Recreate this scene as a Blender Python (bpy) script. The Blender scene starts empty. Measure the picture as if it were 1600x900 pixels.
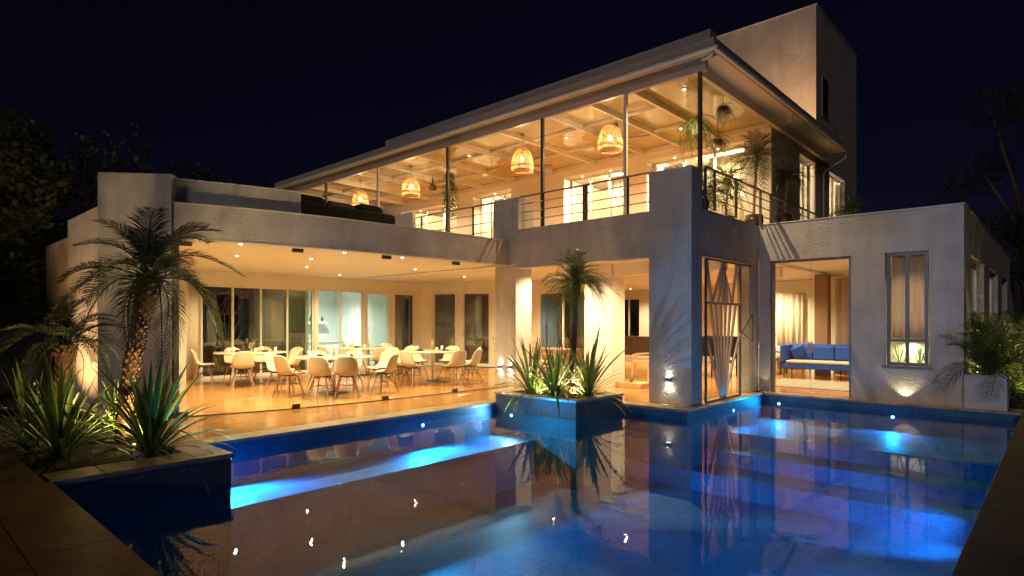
import bpy, math, random
from math import sin, cos, pi, radians
from mathutils import Vector, Matrix
random.seed(7)
scene = bpy.context.scene
col = scene.collection
# ------------------------------------------------------------------ camera, sky, added fill sun, exposure
cam_d = bpy.data.cameras.new('camera'); cam = bpy.data.objects.new('camera', cam_d); col.objects.link(cam)
cam.location = (0, 0, 1.6); cam.rotation_euler = (radians(90), 0, radians(42.64))
cam_d.sensor_width = 36; cam_d.lens = 36*934/1600; cam_d.shift_y = 52/1600
cam_d.clip_start = 0.05; cam_d.clip_end = 3000
scene.camera = cam
SUN_EL, SUN_DIR = radians(12), Vector((-0.22, 0.97, 0)).normalized()      # direction of the added fill, standing in for garden and pool spill
w = bpy.data.worlds.new('World'); scene.world = w; w.use_nodes = True
nt = w.node_tree; bg = nt.nodes['Background']
sky = nt.nodes.new('ShaderNodeTexSky'); sky.sky_type = 'NISHITA'; sky.sun_disc = False
sky.sun_elevation = SUN_EL; sky.sun_rotation = math.atan2(-SUN_DIR.x, -SUN_DIR.y)
mul = nt.nodes.new('ShaderNodeMixRGB'); mul.blend_type = 'MULTIPLY'; mul.inputs[0].default_value = 1
mul.inputs[2].default_value = (0.42, 0.26, 0.85, 1)
nt.links.new(sky.outputs[0], mul.inputs[1]); nt.links.new(mul.outputs[0], bg.inputs[0])
bg.inputs[1].default_value = 0.0022
sd = bpy.data.lights.new('sun', 'SUN'); sd.energy = 0.34; sd.angle = radians(8); sd.color = (1, .85, .78)
so = bpy.data.objects.new('sun', sd); col.objects.link(so)
so.rotation_euler = (-(Vector((SUN_DIR.x*cos(SUN_EL), SUN_DIR.y*cos(SUN_EL), -sin(SUN_EL))))).to_track_quat('Z', 'Y').to_euler()
scene.view_settings.view_transform = 'Standard'; scene.view_settings.look = 'None'
scene.view_settings.exposure = 0; scene.view_settings.gamma = 1; scene.view_settings.use_curve_mapping = False
cy = scene.cycles
cy.use_denoising = True; cy.max_bounces = 9; cy.diffuse_bounces = 4; cy.glossy_bounces = 4; cy.transmission_bounces = 4
cy.transparent_max_bounces = 32; cy.sample_clamp_indirect = 4; cy.sample_clamp_direct = 0
cy.caustics_reflective = False; cy.caustics_refractive = False; cy.use_light_tree = True

# ------------------------------------------------------------------ materials
def mat(name, color, rough=.6, metal=0, bump=0, bscale=40, var=0, vscale=3, spec=.5, sub=None, coord='Object', emit=None, estr=0, detail=4, rnd=0, trans=0, alpha=None):
    m = bpy.data.materials.new(name); m.use_nodes = True; t = m.node_tree; n = t.nodes; l = t.links
    b = n['Principled BSDF']
    b.inputs['Base Color'].default_value = (*color, 1); b.inputs['Roughness'].default_value = rough
    b.inputs['Metallic'].default_value = metal; b.inputs['Specular IOR Level'].default_value = spec
    if emit: b.inputs['Emission Color'].default_value = (*emit, 1); b.inputs['Emission Strength'].default_value = estr
    tc = n.new('ShaderNodeTexCoord')
    src = None
    if var or rnd:
        mixn = n.new('ShaderNodeMixRGB'); mixn.blend_type = 'MULTIPLY'; mixn.inputs[0].default_value = 1
        mixn.inputs[1].default_value = (*color, 1)
        ramp = n.new('ShaderNodeMapRange'); ramp.inputs[1].default_value = .3; ramp.inputs[2].default_value = .7
        ramp.inputs[3].default_value = 1-var; ramp.inputs[4].default_value = 1+var*.6
        no = n.new('ShaderNodeTexNoise'); no.inputs['Scale'].default_value = vscale; no.inputs['Detail'].default_value = 6; no.inputs['Roughness'].default_value = .65
        l.new(tc.outputs[coord], no.inputs['Vector']); l.new(no.outputs[0], ramp.inputs[0])
        out = ramp.outputs[0]
        if rnd:
            oi = n.new('ShaderNodeObjectInfo'); mr = n.new('ShaderNodeMapRange'); mr.inputs[3].default_value = 1-rnd; mr.inputs[4].default_value = 1+rnd
            l.new(oi.outputs['Random'], mr.inputs[0]); mm = n.new('ShaderNodeMath'); mm.operation = 'MULTIPLY'
            l.new(out, mm.inputs[0]); l.new(mr.outputs[0], mm.inputs[1]); out = mm.outputs[0]
        l.new(out, mixn.inputs[2]); l.new(mixn.outputs[0], b.inputs['Base Color'])
    if bump:
        no2 = n.new('ShaderNodeTexNoise'); no2.inputs['Scale'].default_value = bscale; no2.inputs['Detail'].default_value = detail
        l.new(tc.outputs[coord], no2.inputs['Vector'])
        bp = n.new('ShaderNodeBump'); bp.inputs['Strength'].default_value = bump; bp.inputs['Distance'].default_value = .02
        l.new(no2.outputs[0], bp.inputs['Height']); l.new(bp.outputs[0], b.inputs['Normal'])
    if trans:
        tr = n.new('ShaderNodeBsdfTranslucent'); tr.inputs[0].default_value = (*[min(1, c*1.3) for c in color], 1)
        mx = n.new('ShaderNodeMixShader'); mx.inputs[0].default_value = trans
        l.new(b.outputs[0], mx.inputs[1]); l.new(tr.outputs[0], mx.inputs[2]); l.new(mx.outputs[0], n['Material Output'].inputs[0])
    return m
def glassy(name, tint, ior, rough=0, bump=0, bscale=3, boost=1.0, below=False):
    m = bpy.data.materials.new(name); m.use_nodes = True; t = m.node_tree; n = t.nodes; l = t.links
    n.remove(n['Principled BSDF'])
    tr = n.new('ShaderNodeBsdfTransparent'); tr.inputs[0].default_value = (*tint, 1)
    gl = n.new('ShaderNodeBsdfGlossy'); gl.inputs['Roughness'].default_value = rough
    fr = n.new('ShaderNodeFresnel')                       # same reflectance from both sides of the sheet
    ge = n.new('ShaderNodeNewGeometry'); ri = n.new('ShaderNodeMapRange'); ri.inputs[3].default_value = ior; ri.inputs[4].default_value = ior if below else 1/ior      # below=True: total internal reflection seen from inside the water
    l.new(ge.outputs['Backfacing'], ri.inputs[0]); l.new(ri.outputs[0], fr.inputs[0])
    mx = n.new('ShaderNodeMixShader'); f = fr.outputs[0]
    if boost != 1:
        mb = n.new('ShaderNodeMath'); mb.operation = 'MULTIPLY'; mb.inputs[1].default_value = boost; mb.use_clamp = True
        l.new(f, mb.inputs[0]); f = mb.outputs[0]
    l.new(f, mx.inputs[0]); l.new(tr.outputs[0], mx.inputs[1]); l.new(gl.outputs[0], mx.inputs[2])
    l.new(mx.outputs[0], n['Material Output'].inputs[0])
    if bump:
        tc = n.new('ShaderNodeTexCoord')
        a = n.new('ShaderNodeTexNoise'); a.inputs['Scale'].default_value = bscale; a.inputs['Detail'].default_value = 2
        l.new(tc.outputs['Object'], a.inputs['Vector'])
        bp = n.new('ShaderNodeBump'); bp.inputs['Strength'].default_value = bump; bp.inputs['Distance'].default_value = .02
        l.new(a.outputs[0], bp.inputs['Height']); l.new(bp.outputs[0], gl.inputs['Normal'])
    return m
def mosaic(name, c1, c2, grout, size):
    m = bpy.data.materials.new(name); m.use_nodes = True; t = m.node_tree; n = t.nodes; l = t.links; b = n['Principled BSDF']
    uv = n.new('ShaderNodeUVMap')
    br = n.new('ShaderNodeTexBrick'); br.offset = 0; br.squash = 1
    br.inputs['Scale'].default_value = 1; br.inputs['Brick Width'].default_value = size; br.inputs['Row Height'].default_value = size
    br.inputs['Mortar Size'].default_value = size*.06; br.inputs['Mortar Smooth'].default_value = .3
    br.inputs['Color1'].default_value = (*c1, 1); br.inputs['Color2'].default_value = (*c2, 1); br.inputs['Mortar'].default_value = (*grout, 1)
    l.new(uv.outputs[0], br.inputs['Vector'])
    no = n.new('ShaderNodeTexNoise'); no.inputs['Scale'].default_value = 1.7; no.inputs['Detail'].default_value = 5
    l.new(uv.outputs[0], no.inputs['Vector'])
    mr = n.new('ShaderNodeMapRange'); mr.inputs[1].default_value = .3; mr.inputs[2].default_value = .7; mr.inputs[3].default_value = .7; mr.inputs[4].default_value = 1.2
    l.new(no.outputs[0], mr.inputs[0])
    mx = n.new('ShaderNodeMixRGB'); mx.blend_type = 'MULTIPLY'; mx.inputs[0].default_value = 1
    l.new(br.outputs['Color'], mx.inputs[1]); l.new(mr.outputs[0], mx.inputs[2]); l.new(mx.outputs[0], b.inputs['Base Color'])
    b.inputs['Roughness'].default_value = .5
    bp = n.new('ShaderNodeBump'); bp.inputs['Strength'].default_value = .5; bp.inputs['Distance'].default_value = .004; bp.invert = True
    l.new(br.outputs['Fac'], bp.inputs['Height']); l.new(bp.outputs[0], b.inputs['Normal'])
    return m
def emis(name, color, s):
    m = bpy.data.materials.new(name); m.use_nodes = True; n = m.node_tree.nodes; n.remove(n['Principled BSDF'])
    e = n.new('ShaderNodeEmission'); e.inputs[0].default_value = (*color, 1); e.inputs[1].default_value = s
    m.node_tree.links.new(e.outputs[0], n['Material Output'].inputs[0]); return m
M = {}
M['stucco'] = mat('stucco', (.56, .53, .50), .85, bump=.65, bscale=26, var=.2, vscale=1.3, detail=6, spec=.2)
def weather(m):
    t = m.node_tree; n = t.nodes; l = t.links; b = n['Principled BSDF']; old = b.inputs['Base Color'].links[0].from_socket
    tc = n.new('ShaderNodeTexCoord'); mp = n.new('ShaderNodeMapping'); mp.inputs['Scale'].default_value = (3, 3, .5)
    a = n.new('ShaderNodeTexNoise'); a.inputs['Scale'].default_value = 1.6; a.inputs['Detail'].default_value = 7; a.inputs['Roughness'].default_value = .6
    l.new(tc.outputs['Object'], mp.inputs[0]); l.new(mp.outputs[0], a.inputs['Vector'])
    r = n.new('ShaderNodeMapRange'); r.inputs[1].default_value = .38; r.inputs[2].default_value = .66; r.inputs[3].default_value = 1.03; r.inputs[4].default_value = .88
    l.new(a.outputs[0], r.inputs[0]); x = n.new('ShaderNodeMixRGB'); x.blend_type = 'MULTIPLY'; x.inputs[0].default_value = 1
    l.new(old, x.inputs[1]); l.new(r.outputs[0], x.inputs[2]); l.new(x.outputs[0], b.inputs['Base Color'])
    v = n.new('ShaderNodeTexNoise'); v.inputs['Scale'].default_value = 7; v.inputs['Detail'].default_value = 3; v.inputs['Distortion'].default_value = 1.5
    mp2 = n.new('ShaderNodeMapping'); mp2.inputs['Scale'].default_value = (1, 1, 2.2); l.new(tc.outputs['Object'], mp2.inputs[0]); l.new(mp2.outputs[0], v.inputs['Vector'])
    bp = n.new('ShaderNodeBump'); bp.inputs['Strength'].default_value = .55; bp.inputs['Distance'].default_value = .03
    l.new(v.outputs[0], bp.inputs['Height']); fine = b.inputs['Normal'].links[0].from_node; l.new(bp.outputs[0], fine.inputs['Normal'])
weather(M['stucco'])
M['paint'] = mat('interior_paint', (.80, .75, .66), .6, bump=.05, bscale=80, var=.04, vscale=1.5)
M['ceilpaint'] = mat('ceiling_paint', (.82, .78, .68), .6, var=.03)
M['glossceil'] = mat('polished_ceiling', (.50, .41, .22), .07, spec=1.0, var=.12, vscale=2, bump=.02, bscale=2, rnd=.08)
M['glossceil'].node_tree.nodes['Principled BSDF'].inputs['IOR'].default_value = 1.9
M['floor'] = mat('floor_stone', (.42, .20, .062), .16, bump=.03, bscale=5, var=.25, vscale=2.2, rnd=.07, spec=.5)
M['grout'] = mat('grout', (.26, .17, .09), .8)
M['coping'] = mat('coping_stone', (.40, .30, .20), .28, bump=.1, bscale=6, var=.45, vscale=4, rnd=.15, coord='Object')
M['darkstone'] = mat('dark_deck_stone', (.09, .065, .05), .35, bump=.4, bscale=30, var=.4, vscale=4, rnd=.1)
M['walk'] = mat('walkway_stone', (.24, .125, .06), .30, bump=.22, bscale=7, var=.5, vscale=4, rnd=.14)
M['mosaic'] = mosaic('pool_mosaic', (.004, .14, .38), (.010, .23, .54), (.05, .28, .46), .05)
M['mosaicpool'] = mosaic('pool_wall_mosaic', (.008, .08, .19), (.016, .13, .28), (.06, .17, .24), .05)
M['mosaicwall'] = mosaic('planter_mosaic', (.05, .075, .085), (.085, .105, .115), (.16, .18, .18), .05)
M['water'] = glassy('pool_water', (.80, .93, .99), 1.33, rough=.012, bump=.08, bscale=4.5, boost=.92, below=True)
M['glass'] = glassy('clear_glass', (.96, .98, .96), 1.45, boost=1.0)
M['darkglass'] = glassy('window_glass', (.80, .86, .82), 1.55, boost=3.0)
M['steel'] = mat('brushed_steel', (.55, .50, .46), .36, .85)
M['darkmetal'] = mat('dark_painted_metal', (.10, .085, .075), .4, .3)
M['alu'] = mat('grey_aluminium', (.30, .30, .30), .38, .8)
M['whiteframe'] = mat('white_frame_paint', (.75, .72, .66), .4)
M['fascia'] = mat('fascia_paint', (.40, .36, .34), .45, var=.1, vscale=1)
M['rafter'] = mat('rafter_paint', (.72, .68, .58), .45)
M['shell'] = mat('white_plastic', (.60, .52, .38), .35)
M['wood'] = mat('chair_leg_wood', (.36, .20, .09), .5, var=.3, vscale=30)
M['darkwood'] = mat('dark_wood', (.055, .030, .018), .35, var=.3, vscale=6)
M['tabletop'] = mat('table_top', (.50, .42, .30), .18)
M['rattan'] = mat('rattan', (.62, .36, .13), .6, var=.2, vscale=20)
M['wicker'] = mat('pale_wicker', (.55, .38, .2), .6, var=.3, vscale=20)
M['curtain'] = mat('curtain_cloth', (.72, .66, .56), .9, trans=.35, bump=.1, bscale=150)
M['greycurtain'] = mat('grey_curtain_cloth', (.72, .66, .62), .9, trans=.45, bump=.1, bscale=150)
M['blue'] = mat('blue_upholstery', (.002, .042, .28), .75, bump=.15, bscale=200, var=.15, vscale=6)
M['cushion'] = mat('beige_seat_cloth', (.36, .31, .26), .9, bump=.15, bscale=200)
M['darkcloth'] = mat('dark_outdoor_cloth', (.035, .028, .026), .9, bump=.2, bscale=120)
M['browncloth'] = mat('brown_cloth', (.22, .13, .08), .9, bump=.2, bscale=120)
M['soil'] = mat('soil', (.035, .022, .014), .95, bump=1, bscale=25, var=.4, vscale=12)
M['bark'] = mat('palm_bark', (.16, .085, .045), .9, bump=.6, bscale=18, var=.4, vscale=14)
M['barklight'] = mat('pale_bark', (.30, .22, .15), .9, bump=.6, bscale=18, var=.4, vscale=14)
M['leaf'] = mat('palm_leaf', (.055, .085, .022), .42, trans=.22, var=.3, vscale=3, rnd=.2)
M['palmdark'] = mat('dark_palm_leaf', (.035, .05, .018), .45, trans=.12, var=.3, vscale=3, rnd=.25)
M['leafbrown'] = mat('dry_leaf', (.16, .085, .03), .7, trans=.15, var=.4, vscale=5, rnd=.2)
M['gatebar'] = mat('pale_gate_bar', (.42, .35, .27), .42, .1)
M['leafy'] = mat('bright_blade_leaf', (.11, .17, .035), .38, trans=.25, var=.3, vscale=4, rnd=.25)
M['leafdark'] = mat('dark_tree_leaf', (.045, .055, .02), .6, trans=.2, var=.3, vscale=1)
M['pot'] = mat('dark_glazed_pot', (.05, .03, .022), .35, var=.2, vscale=8)
M['whitebox'] = mat('white_planter_plaster', (.60, .58, .57), .7, bump=.15, bscale=40, var=.08)
M['black'] = mat('black_metal', (.015, .014, .013), .45, .2)
M['warmlens'] = emis('warm_lens', (1, .80, .5), 4.5)
M['bulb'] = emis('warm_bulb', (1, .74, .40), 60)
M['whitelens'] = emis('white_lens', (1, .93, .75), 45)
M['bluelens'] = emis('blue_lens', (.10, .40, 1), 22)
M['coollens'] = emis('cool_lens', (.6, .95, 1), 30)
M['kitchen'] = mat('pale_blue_paint', (.78, .84, .82), .6, var=.04)
M['ground'] = mat('garden_ground', (.035, .035, .015), .95, bump=1, bscale=8, var=.5, vscale=5)
M['picture'] = mat('picture_print', (.10, .12, .12), .5, var=.8, vscale=9)
M['stone'] = mat('white_rock', (.55, .50, .42), .8, bump=.5, bscale=14, var=.2)
M['rug'] = mat('grey_rug', (.20, .18, .16), .95, bump=.4, bscale=90, var=.2)
M['fan'] = mat('fan_blade_wood', (.40, .26, .13), .5, var=.2, vscale=8)
M['flower'] = mat('yellow_petal', (.7, .5, .12), .7)

# ------------------------------------------------------------------ helpers
class MB:
    def __init__(s): s.v = []; s.f = []; s.sm = []
    def add(s, vs, fs, smooth=False):
        o = len(s.v); s.v += [Vector(v) for v in vs]; s.f += [tuple(i+o for i in f) for f in fs]; s.sm += [smooth]*len(fs); return s
    def box(s, x0, y0, z0, x1, y1, z1):
        x0, x1 = sorted((x0, x1)); y0, y1 = sorted((y0, y1)); z0, z1 = sorted((z0, z1))
        v = [(x0,y0,z0),(x1,y0,z0),(x1,y1,z0),(x0,y1,z0),(x0,y0,z1),(x1,y0,z1),(x1,y1,z1),(x0,y1,z1)]
        return s.add(v, [(0,3,2,1),(4,5,6,7),(0,1,5,4),(1,2,6,5),(2,3,7,6),(3,0,4,7)])
    def bar(s, a, b, wx, wz, up=(0,0,1)):
        a, b = Vector(a), Vector(b); d = (b-a).normalized(); up = Vector(up)
        sx = d.cross(up)
        if sx.length < 1e-4: sx = d.cross(Vector((1,0,0)))
        sx.normalize(); sz = sx.cross(d).normalized()
        v = [p + sx*i*wx/2 + sz*j*wz/2 for p in (a, b) for i, j in ((-1,-1),(1,-1),(1,1),(-1,1))]
        return s.add(v, [(0,1,2,3),(7,6,5,4),(0,4,5,1),(1,5,6,2),(2,6,7,3),(3,7,4,0)])
    def tube(s, pts, r, n=8, cap=True):
        pts = [Vector(p) for p in pts]; rs = r if isinstance(r, (list, tuple)) else [r]*len(pts)
        vs = []; fs = []; ref = None
        for i, p in enumerate(pts):
            d = (pts[min(i+1, len(pts)-1)] - pts[max(i-1, 0)]).normalized()
            if ref is None:
                ref = d.orthogonal().normalized()
            ref = (ref - d*ref.dot(d))
            if ref.length < 1e-5: ref = d.orthogonal()
            ref.normalize(); b = d.cross(ref)
            for k in range(n):
                a = 2*pi*k/n; vs.append(p + (ref*cos(a) + b*sin(a))*rs[i])
        for i in range(len(pts)-1):
            for k in range(n):
                k2 = (k+1) % n; fs.append((i*n+k, i*n+k2, (i+1)*n+k2, (i+1)*n+k))
        s.add(vs, fs, True)
        if cap:
            s.add(vs[:n], [tuple(range(n))[::-1]]); s.add(vs[-n:], [tuple(range(n))])
        return s
    def lathe(s, prof, n=24, c=(0,0,0), smooth=True):
        c = Vector(c); vs = []; fs = []
        for r, z in prof:
            for k in range(n): a = 2*pi*k/n; vs.append(c + Vector((r*cos(a), r*sin(a), z)))
        for i in range(len(prof)-1):
            for k in range(n): k2 = (k+1) % n; fs.append((i*n+k, i*n+k2, (i+1)*n+k2, (i+1)*n+k))
        s.add(vs, fs, smooth)
        if prof[0][0] > 1e-4: s.add(vs[:n], [tuple(range(n))[::-1]])
        if prof[-1][0] > 1e-4: s.add(vs[-n:], [tuple(range(n))])
        return s
    def prism(s, poly, z0, z1):
        n = len(poly); vs = [(x, y, z0) for x, y in poly] + [(x, y, z1) for x, y in poly]
        return s.add(vs, [tuple(range(n))[::-1], tuple(range(n, 2*n))] + [(i, (i+1) % n, (i+1) % n + n, i+n) for i in range(n)])
    def mesh(s, name, m, off=Vector((0,0,0))):
        me = bpy.data.meshes.new(name); me.from_pydata([v-off for v in s.v], [], s.f)
        for i, p in enumerate(me.polygons): p.use_smooth = s.sm[i]
        uv = me.uv_layers.new(name='UVMap').data
        for p in me.polygons:
            nx, ny, nz = (abs(c) for c in p.normal)
            for li in p.loop_indices:
                co = me.vertices[me.loops[li].vertex_index].co + off
                if nz >= nx and nz >= ny: uv[li].uv = (co.x, co.y)
                elif nx >= ny: uv[li].uv = (co.y, co.z)
                else: uv[li].uv = (co.x, co.z)
        me.materials.append(M[m] if isinstance(m, str) else m); me.update()
        return me
W = {}
def wl(o): return W.get(o, Vector((0,0,0)))
def P(name, mb, m, parent=None, label=None, kind=None, bevel=0, solid=0):
    off = wl(parent) if parent else Vector((0,0,0))
    o = bpy.data.objects.new(name, mb.mesh(name, m, off)); col.objects.link(o)
    if parent: o.parent = parent; W[o] = off
    if label: o['label'] = label
    if kind: o['kind'] = kind
    if solid: md = o.modifiers.new('s', 'SOLIDIFY'); md.thickness = solid; md.offset = 0
    if bevel: md = o.modifiers.new('b', 'BEVEL'); md.width = bevel; md.segments = 2; md.limit_method = 'ANGLE'
    return o
def inst(name, me, parent, loc, rot=(0,0,0), sc=1, mods=None):
    o = bpy.data.objects.new(name, me); col.objects.link(o); o.parent = parent
    o.location = Vector(loc) - wl(parent); o.rotation_euler = rot; o.scale = (sc,)*3 if not hasattr(sc, '__len__') else sc
    W[o] = Vector(loc)
    return o
def T(name, label, cat, loc, group=None, rz=0):
    o = bpy.data.objects.new(name, None); col.objects.link(o); o.location = loc; o.rotation_euler = (0,0,rz)
    o['label'] = label; o['category'] = cat; o.empty_display_size = .1
    if group: o['group'] = group
    W[o] = Vector(loc); return o
def STR(name, mb, m, **k):
    return P(name, mb, m, kind='structure', **k)
def copy_tree(src, loc, rz=0, label=None, group=None, parent=None, sc=None):
    c = src.copy(); col.objects.link(c)
    if parent is None:
        c.location = loc; c.rotation_euler = (0,0,rz); W[c] = Vector(loc)
        if label: c['label'] = label
        if group: c['group'] = group
        if sc: c.scale = (sc,)*3
    else: c.parent = parent
    for ch in src.children: copy_tree(ch, None, parent=c)
    return c
def light(kind, loc, power, color, parent=None, size=.05, aim=None, angle=120, blend=.8):
    d = bpy.data.lights.new('lamp_light', kind); d.energy = power; d.color = color
    if kind == 'SPOT': d.spot_size = radians(angle); d.spot_blend = blend
    if kind in ('SPOT', 'POINT'): d.shadow_soft_size = size
    if kind == 'AREA': d.size = size
    o = bpy.data.objects.new('lamp_light', d); col.objects.link(o)
    if parent: o.parent = parent; o.location = Vector(loc) - wl(parent)
    else: o.location = loc
    if aim: o.rotation_euler = (-Vector(aim)).to_track_quat('Z', 'Y').to_euler()
    return o
def wall_mb(axis, c0, c1, a0, a1, z0, z1, ops):
    """wall running along axis ('x' or 'y') between a0..a1, thickness c0..c1, with openings (a,b,zb,zt)"""
    mb = MB()
    def bx(p, q, za, zb):
        if q-p < 1e-4 or zb-za < 1e-4: return
        if axis == 'x': mb.box(p, c0, za, q, c1, zb)
        else: mb.box(c0, p, za, c1, q, zb)
    cur = a0
    for p, q, zb, zt in sorted(ops):
        bx(cur, p, z0, z1); bx(p, q, z0, zb); bx(p, q, zt, z1); cur = q
    bx(cur, a1, z0, z1)
    return mb
WARM = (1, .78, .42); WARM2 = (1, .75, .40)

# ------------------------------------------------------------------ ground and pool
g = MB()
S_ = 400
for (a, b, c, d) in ((-S_, -S_, S_, -6), (-S_, -6, -14.5, 30), (6, -6, S_, 30), (-S_, 30, S_, S_), (-.2, 14.3, 6, 30)):
    g.add([(a,b,-.06),(c,b,-.06),(c,d,-.06),(a,d,-.06)], [(0,1,2,3)])
STR('ground', g, 'ground')
ZB = -1.38; ZW = -.157
b = MB()
b.box(-8.45, .9, ZB-.1, -.3, 13.9, ZB)
b.box(-8.25, 2.65, ZB, -7.25, 8.5, -.62)                  # ledge on the left
b.box(-6.3, 11.4, ZB, -.5, 13.7, -.55)                   # wide shelf
b.box(-6.3, 10.7, ZB, -.5, 11.4, -.80); b.box(-6.3, 9.93, ZB, -.5, 10.7, -1.05)
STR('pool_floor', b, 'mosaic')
b = MB()
pw = [(-.5,1.1,-.5,13.7,(1,0)), (-4.95,13.7,-.5,13.7,(0,1)), (-4.95,10.201,-4.95,13.7,(-1,0)), (-6.3,10,-4.95,10,(0,1)),
      (-8.25,2.65,-8.25,8.5,(-1,0)), (-6.5,1.1,-.5,1.1,(0,-1))]
for i, (x0,y0,x1,y1,(nx,ny)) in enumerate(pw):
    t = .2; top = .155 if i == 5 else -.042
    b.box(min(x0,x1)+min(0,nx*t), min(y0,y1)+min(0,ny*t), ZB, max(x0,x1)+max(0,nx*t), max(y0,y1)+max(0,ny*t), top)
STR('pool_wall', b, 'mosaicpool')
wb = MB()
poly = [(-.5,1.1),(-.5,13.7),(-4.95,13.7),(-4.95,10),(-6.3,10),(-6.3,8.5),(-8.25,8.5),(-8.25,2.65),(-6.5,2.65),(-6.5,1.1)]
wb.add([(x,y,ZW) for x,y in poly], [tuple(range(10))])
wat = STR('pool_water', wb, 'water')

# coping stones round the pool
cop = bpy.data.objects.new('pool_coping', None); col.objects.link(cop); cop['kind'] = 'structure'; W[cop] = Vector((0,0,0))
_cm = {}
def stone(parent, x0, y0, x1, y1, ztop, th, m, name='stone', gap=.003):
    key = (round(x1-x0, 3), round(y1-y0, 3), th, m)
    if key not in _cm:
        hx, hy = (x1-x0)/2-gap, (y1-y0)/2-gap; e = .004
        mb = MB(); mb.add([(-hx,-hy,-th),(hx,-hy,-th),(hx,hy,-th),(-hx,hy,-th),(-hx,-hy,-e),(hx,-hy,-e),(hx,hy,-e),(-hx,hy,-e),
                (-hx+e,-hy+e,0),(hx-e,-hy+e,0),(hx-e,hy-e,0),(-hx+e,hy-e,0)],
                [(0,3,2,1),(0,1,5,4),(1,2,6,5),(2,3,7,6),(3,0,4,7),(4,5,9,8),(5,6,10,9),(6,7,11,10),(7,4,8,11),(8,9,10,11)])
        _cm[key] = mb.mesh(name, m)
    return inst(name, _cm[key], parent, ((x0+x1)/2, (y0+y1)/2, ztop + random.uniform(-.0008, .0008)))
def run_x(parent, x0, x1, y0, y1, z, L, m, th=.042):
    n = max(1, round((x1-x0)/L)); s = (x1-x0)/n
    for i in range(n): stone(parent, x0+i*s, y0, x0+(i+1)*s, y1, z, th, m)
def run_y(parent, x0, x1, y0, y1, z, L, m, th=.042):
    n = max(1, round((y1-y0)/L)); s = (y1-y0)/n
    for i in range(n): stone(parent, x0, y0+i*s, x1, y0+(i+1)*s, z, th, m)
run_y(cop, -8.65, -8.23, 2.68, 8.47, 0, .9, 'coping')
run_y(cop, -8.65, -8.31, 8.47, 10.0, 0, .8, 'coping')
run_x(cop, -8.65, -4.93, 10.03, 10.4, 0, .9, 'coping')
run_y(cop, -5.35, -4.93, 10.4, 13.68, 0, .8, 'coping')
run_x(cop, -4.93, -1.4, 13.68, 14.0, 0, .88, 'coping')
run_x(cop, -1.4, 1.6, 13.68, 14.3, 0, .88, 'coping')
# near walkway (one step up) and right deck
wk = bpy.data.objects.new('walkway', None); col.objects.link(wk); wk['kind'] = 'structure'; W[wk] = Vector((0,0,0))
run_x(wk, -6.5, -.5, .65, 1.12, .2, .95, 'walk'); run_x(wk, -14.0, -6.5, .65, 1.08, .2, .95, 'walk')
for j in range(4):
    run_x(wk, -14, 2.5, .65-1.0*(j+1), .65-1.0*j, .2, 1.0, 'walk')
b = MB(); b.box(-14, -3.35, -.05, 2.5, .9, .154); STR('walkway_base', b, 'grout')
dk = bpy.data.objects.new('side_deck', None); col.objects.link(dk); dk['kind'] = 'structure'; W[dk] = Vector((0,0,0))
run_y(dk, -.52, -.05, 1.13, 13.67, 0, .9, 'darkstone')
for k in range(3): run_y(dk, -.05+k*.9, .85+k*.9, 1.13, 13.67, 0, .9, 'darkstone')
b = MB(); b.box(-.28, 1.12, -.3, 6, 14.4, -.046); STR('side_deck_base', b, 'grout')

# floor tiles
fl = bpy.data.objects.new('floor', None); col.objects.link(fl); fl['kind'] = 'structure'; W[fl] = Vector((0,0,0))
regs = [(-17.3, 2.68, -8.65, 10.4), (-17.3, 10.4, -5.35, 14.0), (-14.3, 14.0, -1.55, 23)]
for (x0, y0, x1, y1) in regs:
    nx = max(1, round((x1-x0)/1.0)); ny = max(1, round((y1-y0)/1.0)); sx = (x1-x0)/nx; sy = (y1-y0)/ny
    for i in range(nx):
        for j in range(ny): stone(fl, x0+i*sx, y0+j*sy, x0+(i+1)*sx, y0+(j+1)*sy, 0, .03, 'floor', 'tile', gap=.0015)
b = MB(); b.box(-17.5, 2.67, -.12, -8.46, 10.02, -.034); b.box(-17.5, 10.02, -.12, -6.32, 14.0, -.034); b.box(-6.32, 10.22, -.12, -5.16, 14.0, -.034)
b.box(-17.5, 14.0, -.12, -1.4, 23.2, -.034)
STR('floor_slab', b, 'grout')

# ------------------------------------------------------------------ villa
VL = T('villa', 'white two storey villa with lit rooms, covered roof terrace and square tower', 'house', (-10, 12, 0))
CV = [(-11.7,2.5),(-10.85,3.5),(-10.5,4.6),(-10.2,6.2),(-10.08,7.9),(-10.02,9.4),(-10.0,10.69)]
def crom(pts, per=6):
    out = []
    for i in range(len(pts)-1):
        p0 = pts[max(i-1,0)]; p1 = pts[i]; p2 = pts[i+1]; p3 = pts[min(i+2,len(pts)-1)]
        for k in range(per):
            t = k/per
            out.append(tuple(.5*((2*p1[c]) + (-p0[c]+p2[c])*t + (2*p0[c]-5*p1[c]+4*p2[c]-p3[c])*t*t + (-p0[c]+3*p1[c]-3*p2[c]+p3[c])*t**3) for c in (0,1)))
    out.append(pts[-1]); return out
def offset(pl, d):
    out = []
    for i, p in enumerate(pl):
        a = Vector(pl[max(i-1,0)]); c = Vector(pl[min(i+1,len(pl)-1)]); t = (c-a).normalized()
        out.append((p[0]+t.y*d, p[1]-t.x*d))
    return out
curve = crom(CV[1:])
def strip(pl, d0, d1, z0, z1):
    a = offset(pl, d0); c = offset(pl, d1); mb = MB()
    return mb.prism(a + c[::-1], z0, z1)
P('curved_beam', strip(curve, .06, -.30, 2.98, 3.55), 'stucco', VL)
P('drip_edge', strip(curve, .075, -.02, 2.955, 2.98), 'whiteframe', VL)
inner = crom(CV[1:4], 6); inner = inner[3:-2]
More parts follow.
